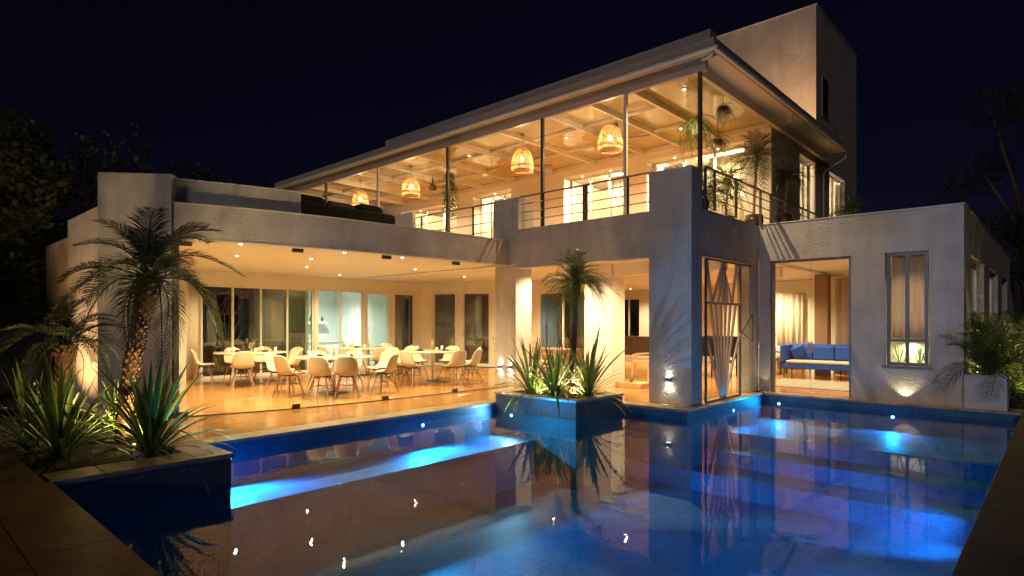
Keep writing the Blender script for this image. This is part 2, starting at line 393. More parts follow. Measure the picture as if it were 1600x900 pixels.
P('tall_parapet', strip(crom([(-10.88,3.44),(-10.5,4.6),(-10.3,5.5)]), -.14, -.34, 3.3, 3.99), 'stucco', VL)
# corner block at the far left of the front, with splayed face
P('corner_wall', MB().prism([(-11.6,2.6),(-10.86,3.46),(-11.05,3.62),(-11.8,2.77)], 0, 4.04), 'stucco', VL)
P('garden_wall', MB().box(-14.7, 2.79, 0, -11.79, 3.0, 3.62).box(-15.0, 2.9, 0, -14.72, 5.0, 3.5), 'stucco', VL)
P('garden_wall', MB().box(-17.5, 2.9, 0, -15.02, 3.2, 3.35).box(-17.6, 3.2, 0, -17.52, 5.4, 3.3), 'stucco', VL)
P('parapet_cap', strip(curve, .085, -.32, 3.551, 3.57), 'whiteframe', VL)
P('parapet_cap', strip(crom([(-10.88,3.44),(-10.5,4.6),(-10.3,5.5)]), -.12, -.36, 3.991, 4.01), 'whiteframe', VL)
P('parapet_cap', MB().box(-5.13, 13.98, 3.811, -1.34, 14.27, 3.828), 'whiteframe', VL); P('parapet_cap', MB().box(-1.63, 14.271, 3.811, -1.34, 30, 3.828), 'whiteframe', VL)
# ceilings / roofs of the glazed room and hall
ci = offset(curve, -.29)
P('ceiling_slab', MB().prism(ci + [(-17.6, 10.9), (-17.6, 3.3), (-11.2, 3.3)], 3.0, 3.3), 'ceilpaint', VL)
P('terrace_slab', MB().box(-22.4, 11.0, 3.0, -5.16, 15.79, 3.55), 'ceilpaint', VL)
P('hall_ceiling', MB().box(-16, 15.81, 2.97, -5.16, 23.2, 3.55).box(-5.155, 14.25, 3.05, -1.62, 23.2, 3.6), 'ceilpaint', VL)
P('ceiling_beam', MB().box(-14.2, 15.82, 2.74, -5.3, 16.05, 2.969), 'ceilpaint', VL)
P('ceiling_beam', MB().box(-9.8, 12.35, 2.70, -5.3, 12.6, 2.999), 'ceilpaint', VL)
# pillars
P('pillar', MB().box(-6.06, 10.6, 0, -5.15, 11.05, 4.56), 'stucco', VL, bevel=.012)
P('pillar', MB().box(-10.2, 10.85, 0, -9.87, 11.45, 2.97), 'stucco', VL, bevel=.01)
P('pillar', MB().box(-10.62, 10.9, 0, -10.205, 11.2, 2.97), 'stucco', VL, bevel=.01)
P('terrace_pier', MB().box(-10.5, 10.7, 2.972, -9.66, 11.3, 4.60), 'stucco', VL, bevel=.012)
P('column', MB().box(-8.85, 12.3, 0, -8.05, 12.34, 2.995).box(-8.85, 12.342, 0, -8.05, 12.9, 2.995), 'paint', VL)
# front beams with terrace curb
P('front_beam', MB().box(-9.655, 10.62, 2.87, -6.065, 10.95, 3.80), 'stucco', VL, bevel=.008)
P('side_beam', MB().box(-5.42, 11.055, 2.87, -5.152, 13.995, 3.80), 'stucco', VL, bevel=.008)
P('side_wall', MB().box(-5.42, 13.42, 0, -5.152, 13.995, 2.868), 'stucco', VL, bevel=.008)
P('terrace_screen', MB().box(-15.9, 10.60, 3.3, -13.6, 10.70, 4.72), 'paint', VL)
P('terrace_curb', MB().box(-22.4, 10.75, 3.3, -10.51, 10.95, 3.62), 'stucco', VL)
# right wing
P('wing_front_wall', wall_mb('x', 14.0, 14.25, -5.149, -1.36, 0, 3.81, [(-4.9,-3.25,0,2.97), (-2.64,-1.90,.72,2.98)]), 'stucco', VL)
P('wing_side_wall', wall_mb('y', -1.61, -1.36, 14.252, 30, 0, 3.81, [(15.15,17.9,.9,2.95), (19.3,22.0,.9,2.95), (23.6,26,.9,2.95)]), 'stucco', VL)
P('wing_roof', MB().box(-5.45, 14.3, 3.605, -1.62, 30, 3.64), 'grout', VL)
P('hall_back_wall', wall_mb('x', 23.0, 23.25, -17, -1.62, 0, 2.969, [(-14.75,-13.6,.75,2.62)]), 'paint', VL)
P('hall_partition', wall_mb('x', 15.85, 16.0, -14.2, -10.2, 0, 2.735, [(-13.35,-11.25,0,2.6)]), 'paint', VL)
P('wing_column', MB().box(-5.35, 18.9, 0, -5.0, 19.25, 2.96), 'browncloth', VL)
P('wing_inner_wall', wall_mb('x', 21.0, 21.15, -9.0, -5.6, 0, 2.96, [(-8.2,-7.2,0,2.4)]), 'paint', VL)
P('wing_inner_wall', MB().box(-5.6, 20.2, 0, -4.9, 20.35, 2.96), 'paint', VL)
# back wall of glazed room with its big openings
P('back_wall', wall_mb('y', -17.45, -17.3, 3.2, 13.85, 0, 3.0, [(6.25,9.62,.02,2.62), (9.72,11.42,.02,2.62), (11.5,12.55,.02,2.62), (12.65,13.6,.02,2.62)]), 'paint', VL)
# angled wall
def slab_wall(a, c, z0, z1, th, ops):
    a = Vector((*a, 0)); c = Vector((*c, 0)); L = (c-a).length; mb = wall_mb('x', 0, th, 0, L, z0, z1, ops)
    R = Matrix.Rotation(math.atan2(c.y-a.y, c.x-a.x), 4, 'Z'); mb.v = [R @ v + a for v in mb.v]; return mb, R, a, L
aw, AR, AA, AL = slab_wall((-17.3,13.86), (-14.2,15.25), 0, 3.0, .15, [(.45,1.42,.02,2.66), (1.62,2.72,.02,2.66)])
P('angled_wall', aw, 'paint', VL)
P('angled_wall', MB().box(-14.2, 15.25, 0, -14.05, 15.85, 3.0), 'paint', VL)
def awp(s, y, z): return AR @ Vector((s, y, z)) + AA
# window helper: frame with panes (frame is a part, panes sub-parts)
def window(pl, a0, a1, z0, z1, c, n=2, fm='whiteframe', fw=.06, dep=.07, gm='darkglass', parent=None, label=None, name='window', midz=None):
    mb = MB()
    def bx(p, q, za, zb, d=0):
        if pl == 'x': mb.box(p, c-dep/2+d, za, q, c+dep/2-d, zb)
        elif pl == 'y': mb.box(c-dep/2+d, p, za, c+dep/2-d, q, zb)
    e = .003
    bx(a0+e, a0+fw, z0+e, z1-e); bx(a1-fw, a1-e, z0+e, z1-e); bx(a0+fw, a1-fw, z1-fw, z1-e, .002); bx(a0+fw, a1-fw, z0+e, z0+fw, .002)
    s = (a1-a0-2*fw)/n
    for i in range(1, n): bx(a0+fw+i*s-fw/2, a0+fw+i*s+fw/2, z0+fw, z1-fw, .004)
    if midz: bx(a0+fw, a1-fw, midz-fw/2, midz+fw/2, .006)
    f = P(name, mb, fm, parent or VL, label)
    for i in range(n):
        g_ = MB(); p = a0+fw+i*s+.001; q = p+s-.002
        if pl == 'x': g_.box(p, c-.004, z0+fw, q, c+.004, z1-fw)
        else: g_.box(c-.004, p, z0+fw, c+.004, q, z1-fw)
        P('pane', g_, gm, f)
    return f
window('y', 6.25, 9.62, .02, 2.62, -17.37, 4); window('y', 9.72, 11.42, .02, 2.62, -17.37, 2, gm='glass')
window('y', 11.5, 12.55, .02, 2.62, -17.37, 1, name='door', fw=.1); window('y', 12.65, 13.6, .02, 2.62, -17.37, 1, name='door', fw=.08)
for s0, s1 in ((.45,1.42),(1.62,2.72)):
    mb = MB(); fw = .08
    for p, q, za, zb in ((s0,s0+fw,.02,2.66),(s1-fw,s1,.02,2.66),(s0+fw,s1-fw,2.58,2.66),(s0+fw,s1-fw,.02,.1)): mb.box(p, .03, za, q, .10, zb)
    mb.v = [AR @ v + AA for v in mb.v]; f = P('door', mb, 'whiteframe', VL)
    g_ = MB(); g_.box(s0+fw, .06, .1, s1-fw, .068, 2.58); g_.v = [AR @ v + AA for v in g_.v]; P('pane', g_, 'darkglass', f)
    g_ = MB(); g_.box(s0+.03, -.0, 1.05, s0+.055, .03, 1.25); g_.v = [AR @ v + AA for v in g_.v]; P('handle', g_, 'steel', f)
window('x', -13.35, -11.25, .02, 2.6, 15.9, 2); window('x', -14.75, -13.6, .75, 2.62, 23.1, 2)
window('x', -8.2, -7.2, .02, 2.4, 21.07, 1, name='door')
for a, c in ((15.15,17.9),(19.3,22.0),(23.6,26)): window('y', a, c, .9, 2.95, -1.53, 2, 'alu')
# wing front window: casement above, planted vitrine below
f = window('x', -2.62, -1.92, .72, 2.97, 14.09, 2, 'alu', fw=.06, dep=.09, gm='glass', midz=1.22, label='tall grey metal window with grey curtains above and a strip of plants below')
P('sill', MB().box(-2.68, 13.93, .66, -1.86, 14.05, .715), 'alu', f)
# frameless glass of the curved front
gl = curve
cum = [0]
for i in range(1, len(gl)): cum.append(cum[-1] + (Vector(gl[i])-Vector(gl[i-1])).length)
def at(s):
    s = max(0, min(cum[-1], s))
    for i in range(1, len(gl)):
        if s <= cum[i]:
            t = (s-cum[i-1])/(cum[i]-cum[i-1]); return Vector(gl[i-1]).lerp(Vector(gl[i]), t)
    return Vector(gl[-1])
NP = 4
for i in range(NP):
    a = at(cum[-1]*i/NP + .004); c = at(cum[-1]*(i+1)/NP - .004)
    mb = MB().bar((a.x, a.y, 1.5), (c.x, c.y, 1.5), .012, 2.93)
    gp = P('glass_panel', mb, 'glass', VL)
    dr = (c-a).normalized()
    q = a + dr*.06
    P('hinge', MB().bar((q.x-.0, q.y, 2.90), (q.x+dr.x*.2, q.y+dr.y*.2, 2.90), .05, .07), 'darkmetal', gp)
    P('hinge', MB().bar((q.x, q.y, .05), (q.x+dr.x*.14, q.y+dr.y*.14, .05), .05, .07), 'darkmetal', gp)
P('floor_track', strip(curve, .03, -.03, .002, .014), 'darkmetal', VL)
P('jamb_frame', MB().box(-10.95, 3.50, 0, -10.86, 3.58, 2.97), 'alu', VL)
# wing glazing (two panels) with frame
P('door_frame', MB().box(-4.895, 14.08, .004, -4.83, 14.16, 2.962).box(-3.31, 14.08, .004, -3.255, 14.16, 2.962).box(-4.83, 14.08, 2.92, -3.31, 14.155, 2.962), 'alu', VL)
for a, c, y in ((-4.825,-4.05,14.11),(-4.09,-3.315,14.135)):
    gp = P('glass_door', MB().box(a, y, .02, c, y+.01, 2.915), 'glass', VL)
    P('handle', MB().box(c-.06 if a < -4.5 else a+.03, y-.03, .0+.9, c-.03 if a < -4.5 else a+.06, y-.002, 1.15), 'steel', gp)
# blue room (kitchen) beyond back wall
P('kitchen_wall', MB().box(-21, 9.4, 0, -17.47, 9.5, 2.9).box(-21, 12.6, 0, -17.47, 12.7, 2.9).box(-21.1, 9.4, 0, -21.0, 12.7, 2.9).box(-21, 9.5, 2.8, -17.47, 12.6, 2.9).box(-21,9.5,0,-17.47,12.6,.01), 'kitchen', VL)
# upper storey
UZ = 3.55
ops = [(-9.1,-6.2,UZ+.02,6.38), (-12.2,-9.9,UZ+.02,6.38), (-16.6,-14.6,UZ+.02,6.38), (-21.1,-17.5,UZ+.02,6.3)]
P('terrace_wall', wall_mb('x', 15.8, 16.3, -22.3, -5.5, UZ, 6.71, ops), 'paint', VL)
P('upper_side_wall', wall_mb('y', -5.85, -5.5, 16.302, 19.58, UZ, 6.71, [(18.05,19.5,3.9,6.38)]), 'paint', VL)
P('upper_back_wall', MB().box(-22.3, 19.45, UZ, -5.86, 19.55, 6.70), 'paint', VL)
P('upper_end_wall', MB().box(-22.5, 15.8, UZ, -22.31, 19.55, 6.7), 'paint', VL)
for x in (-13.3, -9.55, -17.1): P('partition', MB().box(x, 16.31, UZ, x+.1, 19.44, 6.7), 'paint', VL)
P('upper_floor', MB().box(-22.3, 15.81, 3.556, -5.86, 19.44, 3.57), 'floor', VL)
P('terrace_floor', MB().box(-22.3, 10.96, 3.551, -5.43, 15.79, 3.565), 'floor', VL)
P('terrace_side', MB().box(-5.43, 14.0, 3.602, -5.16, 19.6, 3.80), 'stucco', VL)
for (a, c, z0, z1) in ops: window('x', a+.01, c-.01, z0, z1, 16.24, 3, 'whiteframe', gm='glass')
window('y', 18.06, 19.49, 3.91, 6.37, -5.75, 2, gm='glass')
tower = P('tower', MB().box(-14,19.6,3.66,-5.5,19.9,11.2).box(-14,24.1,3.66,-5.8,24.4,11.2).box(-14,19.901,3.66,-13.7,24.099,11.2).box(-13.7,19.901,11.0,-5.8,24.099,11.198).box(-13.7,19.901,6.7,-5.8,24.099,6.9).box(-13.7,19.901,3.66,-5.8,24.099,3.7).box(-9,19.901,3.701,-8.9,24.099,6.699), 'stucco', VL)
P('tower_side_wall', wall_mb('y', -5.8, -5.5, 19.901, 24.4, 3.66, 11.2, [(21.0,22.85,3.95,6.42)]), 'stucco', VL)
window('y', 21.01, 22.84, 3.96, 6.41, -5.66, 2, gm='glass')
P('tower_coping', MB().box(-14.02, 19.57, 11.2, -5.47, 24.43, 11.24), 'whiteframe', VL)
fr = P('window', MB().box(-5.497, 20.17, 8.0, -5.475, 20.2, 9.23).box(-5.497, 20.85, 8.0, -5.475, 20.88, 9.23).box(-5.497, 20.2, 9.2, -5.476, 20.85, 9.23).box(-5.497, 20.13, 7.96, -5.46, 20.92, 8.0), 'fascia', VL)
P('pane', MB().box(-5.496, 20.2, 8.0, -5.48, 20.85, 9.2), 'black', fr)
# roof
RF = P('roof', MB().box(-22.4, 10.95, 6.74, -4.95, 19.55, 6.92), 'fascia', VL)
P('fascia_board', MB().box(-22.45, 10.8, 6.70, -4.8, 10.86, 6.94).box(-4.86, 10.863, 6.70, -4.8, 20.1, 6.94).box(-22.45, 10.863, 6.70, -22.4, 15.8, 6.94), 'fascia', RF)
P('gutter', MB().tube([(-22.4,10.74,6.70),(-4.72,10.74,6.70)], .045, 8).tube([(-4.74,10.72,6.70),(-4.74,20.1,6.70)], .045, 8), 'whiteframe', RF)
P('raised_parapet', MB().box(-15.9, 11.3, 6.921, -5.1, 11.6, 7.36), 'fascia', RF)
P('soffit', MB().box(-5.28, 11.14, 6.713, -4.862, 20.05, 6.736).box(-22.4, 10.87, 6.715, -4.862, 11.018, 6.738), 'ceilpaint', RF)
P('front_beam', MB().box(-22.4, 11.02, 6.46, -5.07, 11.13, 6.714), 'fascia', RF)
P('side_beam', MB().box(-5.38, 11.132, 6.50, -5.28, 20.0, 6.712), 'rafter', RF)
raf = [-5.9, -6.88, -8.0, -9.19, -10.9, -12.62, -14.3, -15.96, -17.5, -19.1, -20.7, -22.2]
for x in raf[1:]:
    P('rafter', MB().box(x-.03, 11.131, 6.56, x+.03, 15.79, 6.70), 'rafter', RF)
for y in (12.7, 14.25):
    for i_, x_ in enumerate(raf[1:-1]): P('purlin', MB().box(raf[i_+2]+.031, y-.02, 6.62, x_-.031, y+.02, 6.69), 'rafter', RF)
xs = [-5.38] + raf[1:]
for i in range(len(xs)-1):
    for (y0, y1) in ((11.14,12.7),(12.7,14.25),(14.25,15.79)):
        P('ceiling_panel', MB().box(xs[i+1]+.002, y0+.004, 6.70+.002*(i % 2), xs[i]-.002, y1-.004, 6.735), 'glossceil', RF)
P('cornice', MB().box(-22.3, 15.70, 6.56, -5.5, 15.79, 6.69), 'rafter', RF)
P('downpipe', MB().tube([(-4.78,19.95,6.66),(-4.78,19.95,6.5),(-5.35,20.0,6.2),(-5.4,20.0,6.1),(-5.4,20.0,3.7)], .035, 8), 'fascia', RF)
P('downpipe', MB().tube([(-5.12,11.0,6.66),(-4.95,10.9,6.62),(-4.85,10.87,6.69)], .035, 8), 'whiteframe', RF)
P('downpipe', MB().tube([(-5.1,15.2,6.5),(-5.02,15.3,6.44),(-4.9,15.4,6.48),(-4.84,15.4,6.66)], .03, 8), 'whiteframe', RF)
for x in (-5.2,-6.88,-9.19,-12.62,-15.96,-19.1):
    P('terrace_post', MB().box(x-.035, 11.03, 3.57, x+.035, 11.10, 6.459), 'rafter' if x in (-6.88,-15.96) else 'darkmetal', VL)

# ------------------------------------------------------------------ railings
def railing(a, b_, z0s, ztop, posts, label, closed=False):
    a = Vector(a); b_ = Vector(b_)
    t = T('railing', label, 'railing', (a.x, a.y, z0s), 'steel terrace railings')
    P('handrail', MB().bar((a.x,a.y,ztop), (b_.x,b_.y,ztop), .05, .035), 'steel', t)
    for k in (1,2,3):
        z = z0s + (ztop-z0s)*k/4 + .02
        P('rod', MB().tube([(a.x,a.y,z),(b_.x,b_.y,z)], .013, 6), 'steel', t)
    for p in posts:
        q = a.lerp(b_, p); P('post', MB().bar((q.x,q.y,z0s), (q.x,q.y,ztop-.018), .03, .05), 'darkmetal', t)
    return t
railing((-9.64,10.78,0), (-6.08,10.78,0), 3.80, 4.60, (.2,.525,.545,.84), 'steel railing with thin horizontal rods between the two white front pillars')
railing((-14.8,10.85,0), (-10.52,10.85,0), 3.62, 4.60, (.0,.12,.3,.55,.8), 'steel railing on the terrace edge above the curved glass room')
railing((-5.1,11.08,0), (-5.1,19.3,0), 3.80, 4.60, (.0,.05,.18,.35,.43,.65,.98), 'steel railing running back along the right side of the terrace')

# ------------------------------------------------------------------ furniture
def chair_proto():
    t = T('shell_chair', '', 'chair', (0,0,0), 'white shell chairs round the tables')
    prof = [(-.225,.445),(-.20,.462),(-.12,.452),(0,.432),(.10,.435),(.17,.47),(.215,.54),(.245,.64),(.265,.74),(.275,.80),(.277,.83)]
    wid = [.20,.225,.235,.235,.235,.23,.225,.22,.205,.165,.09]
    lift = [.0,.01,.02,.03,.045,.05,.03,.02,.01,0,0]
    fwd = [0,0,0,0,0,.03,.055,.06,.05,.03,.01]
    N = 8; vs = []; fs = []
    for i, (y, z) in enumerate(prof):
        for k in range(N+1):
            u = k/N*2-1; e = u*u
            vs.append((u*wid[i], y - fwd[i]*e*1.3, z + lift[i]*e*1.4))
    for i in range(len(prof)-1):
        for k in range(N): a = i*(N+1)+k; fs.append((a, a+1, a+N+2, a+N+1))
    P('seat_shell', MB().add(vs, fs, True), 'shell', t, solid=.012)
    P('brace', MB().tube([(-.15,-.13,.25),(.15,.14,.25)], .006, 5).tube([(.15,-.13,.25),(-.15,.14,.25)], .006, 5).tube([(-.12,-.1,.42),(-.17,.15,.2)], .005, 5).tube([(.12,-.1,.42),(.17,.15,.2)], .005, 5).box(-.13,-.11,.415,.13,.11,.43), 'black', t)
    for sx in (-1,1):
        for sy in (-1,1):
            P('leg', MB().tube([(sx*.115, sy*.10, .425), (sx*.225, sy*.21+.01, 0)], [.014,.011], 7), 'wood', t)
    return t
CH = chair_proto(); ch_used = [False]
def place_chair(x, y, rz, label, group):
    if not ch_used[0]:
        ch_used[0] = True; CH.location = (x,y,0); CH.rotation_euler = (0,0,rz); CH['label'] = label; CH['group'] = group; CH.scale = (1.07,)*3; return CH
    return copy_tree(CH, (x,y,0), rz, label, group, sc=1.07)
def table_proto():
    t = T('round_table', '', 'table', (0,0,0), 'round dining tables')
    P('tabletop', MB().lathe([(.86,.785),(.875,.79),(.88,.80),(.875,.815),(0,.818)], 48).lathe([(0,.785),(.86,.786)], 48), 'tabletop', t)
    P('stem', MB().tube([(0,0,.03),(0,0,.78)], .035, 12).bar((-.4,0,.77),(.4,0,.77),.05,.025).bar((0,-.4,.77),(0,.4,.77),.05,.025), 'steel', t)
    P('base', MB().lathe([(.34,0),(.34,.012),(.08,.03),(.035,.05)], 32), 'darkmetal', t)
    return t
TB = None
tabs = [((-12.0,7.15), 'the nearest table', 'round pale topped dining table nearest the glass, standing in the middle of the glazed room'),
        ((-15.3,6.75), 'the left table', 'round dining table at the left, beside the white curtain of the glazed room'),
        ((-12.3,10.25), 'the right table', 'round dining table at the right, near the two wall lights of the glazed room'),
        ((-15.2,10.2), 'the rear table', 'round dining table at the back, in front of the pale blue kitchen')]
tocam = math.atan2(-1*cos(radians(0)), .93)
for ti, ((tx,ty), nm, lab) in enumerate(tabs):
    if TB is None: TB = table_proto(); TB.location = (tx,ty,0); TB['label'] = lab; W[TB] = Vector((tx,ty,0))
    else: copy_tree(TB, (tx,ty,0), 0, lab, 'round dining tables')
    base = math.atan2(-ty, -tx)      # direction to the camera
    poss = [(-62,'at the left front of'),(-22,'second from the left on the near side of'),(18,'second from the right on the near side of'),(58,'at the right front of'),
            (112,'at the right rear of'),(158,'behind and right of the middle of'),(200,'behind and left of the middle of'),(246,'at the left rear of')]
    if ti == 1: poss = poss[:1] + poss[2:3] + poss[4:]
    for a, d in poss:
        r = 1.04 + random.uniform(-.08,.24); an = base + radians(-a + random.uniform(-9,9))
        x = tx + r*cos(an); y = ty + r*sin(an)
        place_chair(x, y, an - pi/2 + radians(random.uniform(-26,26)), 'white shell chair %s %s' % (d, nm), 'chairs round %s' % nm)
    # table setting: vase with flowers, two dark napkin holders
    v = T('flower_vase', 'small glass vase with yellow flowers on %s' % nm, 'vase', (tx,ty,.818), 'vases on the dining tables')
    P('vase', MB().lathe([(.03,0),(.035,.05),(.02,.10),(.025,.12)], 12, (tx,ty,.82)), 'steel', v)
    fm = MB()
    for k in range(9):
        a = random.uniform(0,6.28); rr = random.uniform(.02,.08); zz = .95+random.uniform(0,.1)
        fm.tube([(tx,ty,.9),(tx+rr*cos(a),ty+rr*sin(a),zz)], .003, 4); fm.lathe([(0,-.015),(.018,0),(0,.015)], 6, (tx+rr*cos(a),ty+rr*sin(a),zz))
    P('flowers', fm, 'flower', v)
    for k in range(5):
        a = k*1.257+ti; gx, gy = tx+.58*cos(a), ty+.58*sin(a)
        q = T('drinking_glass', 'small pale drinking glass standing near the rim of %s' % nm, 'glass', (gx,gy,.818), 'drinking glasses on %s' % nm)
        q['group'] = 'drinking glasses on %s' % nm
        P('cup', MB().lathe([(.028,0),(.036,.11),(.032,.11),(.025,.01),(0,.008)], 10, (gx,gy,.819)), 'whiteframe', q)
    for k, w_ in ((0,'left of'),(1,'right of')):
        s = -1 if k == 0 else 1; px, py = tx+s*.34*.74, ty+s*.34*.67
        n_ = T('napkin_holder', 'dark napkin holder lying %s the vase on %s' % (w_, nm), 'napkin holder', (px,py,.818), 'napkin holders on the dining tables')
        P('tray', MB().box(px-.09,py-.06,.819,px+.09,py+.06,.835), 'black', n_); P('napkins', MB().box(px-.07,py-.045,.836,px+.07,py+.045,.86), 'darkwood', n_)

# blue sofa in the wing
sx0, sx1, sy = -5.95, -3.95, 17.75
t = T('sofa', 'blue upholstered two seat sofa with beige seat on slim legs behind the glass doors', 'sofa', ((sx0+sx1)/2, sy+.4, 0))
P('base', MB().box(sx0+.02, sy+.02, .26, sx1-.02, sy+.78, .42), 'blue', t, bevel=.03)
P('seat_cushion', MB().box(sx0+.16, sy, .422, sx1-.16, sy+.60, .50), 'cushion', t, bevel=.03)
P('backrest', MB().box(sx0, sy+.68, .425, sx1, sy+.86, .95), 'blue', t, bevel=.05)
for s, x in ((0,sx0),(1,sx1-.13)): P('armrest', MB().box(x, sy, .424, x+.13, sy+.675, .93), 'blue', t, bevel=.04)
for k in range(3): P('back_cushion', MB().box(sx0+.16+k*.565, sy+.56, .505, sx0+.16+(k+1)*.565-.02, sy+.675, .90), 'blue', t, bevel=.04)
for x in (sx0+.1, sx0+.6, sx1-.6, sx1-.1):
    P('leg', MB().tube([(x,sy+.1,.27),(x,sy+.08,0)], [.022,.014], 8), 'darkmetal', t); P('leg', MB().tube([(x,sy+.72,.27),(x,sy+.75,0)], [.022,.014], 8), 'darkmetal', t)
c = T('cushion', 'blue throw cushion leaning on the left arm of the blue sofa', 'cushion', (sx0+.38, sy+.42, .5))
o = P('cushion_cover', MB().lathe([(0,-.06),(.2,-.045),(.27,0),(.2,.045),(0,.06)], 4, (0,0,0)), 'blue', None, bevel=.02)
o.parent = c; c.rotation_euler = (radians(-70), radians(20), radians(45)); c.location.z = .72
t = T('rug', 'grey rug on the floor in front of the blue sofa', 'rug', (-4.6,16.2,0)); P('rug_cloth', MB().box(-5.7,15.2,.002,-3.4,17.3,.015), 'rug', t)
# hall furniture
def diner(cx, cyy, L, wd, top, cloth, lab, nm):
    t = T('dining_table', lab, 'table', (cx,cyy,0))
    P('tabletop', MB().box(cx-L/2,cyy-wd/2,.74,cx+L/2,cyy+wd/2,.78), 'darkwood', t, bevel=.006)
    if cloth: P('tablecloth', MB().box(cx-L/2-.01,cyy-wd/2-.01,.36,cx+L/2+.01,cyy+wd/2+.01,.785), cloth, t)
    for sx in (-1,1):
        for sy_ in (-1,1): P('leg', MB().box(cx+sx*(L/2-.08)-.03,cyy+sy_*(wd/2-.08)-.03,0,cx+sx*(L/2-.08)+.03,cyy+sy_*(wd/2-.08)+.03,.738), 'darkwood', t)
diner(-11.6, 14.0, 2.2, 1.0, 1, 'browncloth', 'long table under a brown cloth behind the palm in the hall', 'a')
def dchair(x, y, rz, lab, m='wicker'):
    t = T('armchair', lab, 'chair', (x,y,0), 'hall chairs')
    R = Matrix.Rotation(rz, 4, 'Z'); off = Vector((x,y,0))
    def pp(n, mb, mm): mb.v = [R @ v + off for v in mb.v]; return P(n, mb, mm, t)
    pp('seat', MB().box(-.25,-.25,.42,.25,.25,.48), m)
    bk = MB()
    for k in range(6): bk.bar((-.22+k*.088,.23,.481),(-.22+k*.088,.33,1.1),.02,.02)
    bk.bar((-.25,.335,1.1),(.25,.335,1.1),.04,.05); pp('backrest', bk, m)
    for sx in (-1,1):
        pp('leg', MB().bar((sx*.22,-.22,0),(sx*.22,-.22,.419),.04,.04), m); pp('leg', MB().bar((sx*.22,.22,0),(sx*.22,.22,.419),.04,.04), m)
        pp('armrest', MB().bar((sx*.25,-.22,.66),(sx*.25,.27,.70),.04,.03).bar((sx*.25,-.22,.481),(sx*.25,-.22,.65),.03,.03), m)
dchair(-8.8, 15.0, radians(-70), 'pale wicker armchair beside the right edge of the hall opening')
dchair(-12.3, 13.1, radians(180), 'pale wicker chair at the left end of the brown clothed table'); dchair(-10.9, 13.1, radians(175), 'pale wicker chair at the right end of the brown clothed table')
t = T('sideboard', 'dark wooden sideboard under the far window of the hall', 'sideboard', (-12.6,21,0))
P('cabinet', MB().box(-13.7,20.8,.25,-11.6,21.3,1.0), 'darkwood', t, bevel=.01)
for x in (-13.6,-11.7): P('leg', MB().box(x-.03,20.85,0,x+.03,21.25,.249), 'darkwood', t)
for x in (-13.15,-12.65,-12.15): P('door', MB().box(x-.24,20.78,.3,x+.24,20.799,.95), 'darkwood', t)
# lounge table and seats behind the metal gate
t = T('bench_table', 'dark high table with black seats behind the metal gate', 'table', (-7.7,17.5,0))
P('tabletop', MB().box(-8.6,17.2,1.10,-6.8,17.9,1.16), 'darkwood', t, bevel=.01); P('apron', MB().box(-8.5,17.25,.55,-6.9,17.85,1.099), 'black', t)
for x, y in ((-8.4,17.35),(-7.0,17.35),(-8.4,17.75),(-7.0,17.75)): P('leg', MB().box(x-.04,y-.04,0,x+.04,y+.04,.549), 'darkwood', t)
dchair(-8.1, 16.6, radians(175), 'black chair at the left of the dark high table behind the gate', 'black'); dchair(-7.2, 16.7, radians(190), 'black chair at the right of the dark high table behind the gate', 'black')
# table and chair glimpsed left in the wing, white cloth
t = T('side_table', 'table under a white cloth at the left behind the glass doors', 'table', (-6.6,19.4,0))
P('tabletop', MB().box(-7.1,19.0,.74,-6.1,19.9,.79), 'darkwood', t); P('tablecloth', MB().box(-7.12,18.98,.5,-6.08,19.92,.80), 'whitebox', t)
for x in (-7.0,-6.2): P('leg', MB().box(x-.03,19.1,0,x+.03,19.16,.499), 'darkwood', t)
dchair(-6.5, 18.6, radians(180), 'dark dining chair at the white clothed table behind the glass doors', 'darkwood')
dchair(-4.0, 19.3, radians(160), 'dark dining chair behind the right end of the blue sofa', 'darkwood')
t = T('tall_vase', 'tall black vase on a white plinth at the left behind the glass doors', 'vase', (-7.55,20.3,0))
P('plinth', MB().box(-7.75,20.1,0,-7.35,20.5,1.0), 'whiteframe', t)
P('vase_body', MB().lathe([(.08,1.0),(.18,1.25),(.2,1.6),(.12,1.9),(.07,2.0)], 16, (-7.55,20.3,0)), 'black', t)

def curtain(x0, y0, x1, y1, z0, z1, m, label, waves=9, amp=.035, group=None):
    t = T('curtain', label, 'curtain', (x0,y0,z0), group)
    n = waves*6; d = Vector((x1-x0,y1-y0,0)); L = d.length; d.normalize(); nn = Vector((-d.y,d.x,0)); vs = []
    for zi, z in enumerate((z0, (z0+z1)/2, z1)):
        for k in range(n+1):
            p = Vector((x0,y0,z)) + d*L*(k+.8*sin(k*.37+x0))/n + nn*amp*(sin(2*pi*k/6+1.3*sin(k*.21+y0))+.6*sin(k*.7+zi*.5))*(1.25-.25*zi); vs.append(p)
    P('cloth', MB().add(vs, [(r*(n+1)+k, r*(n+1)+k+1, (r+1)*(n+1)+k+1, (r+1)*(n+1)+k) for r in range(2) for k in range(n)], True), m, t, solid=.004)
    P('rail', MB().tube([(x0,y0,z1+.01),(x1,y1,z1+.01)], .012, 6), 'steel', t)
curtain(-17.15,4.3,-17.15,6.15,.02,2.6,'curtain','cream curtain hanging at the left end of the glazed room')
curtain(-2.56,14.22,-2.30,14.22,1.26,2.9,'greycurtain','left half of the grey curtain in the tall wing window',3,.018,'grey curtains in the wing window')
curtain(-2.25,14.22,-1.98,14.22,1.26,2.9,'greycurtain','right half of the grey curtain in the tall wing window',3,.018,'grey curtains in the wing window')
curtain(-5.0,19.6,-4.2,19.6,.02,2.85,'curtain','pale curtain gathered behind the right part of the blue sofa',6,.05)
curtain(-7.1,20.9,-6.2,20.9,.02,2.5,'curtain','pale curtain beside the inner door of the right wing',5,.05)
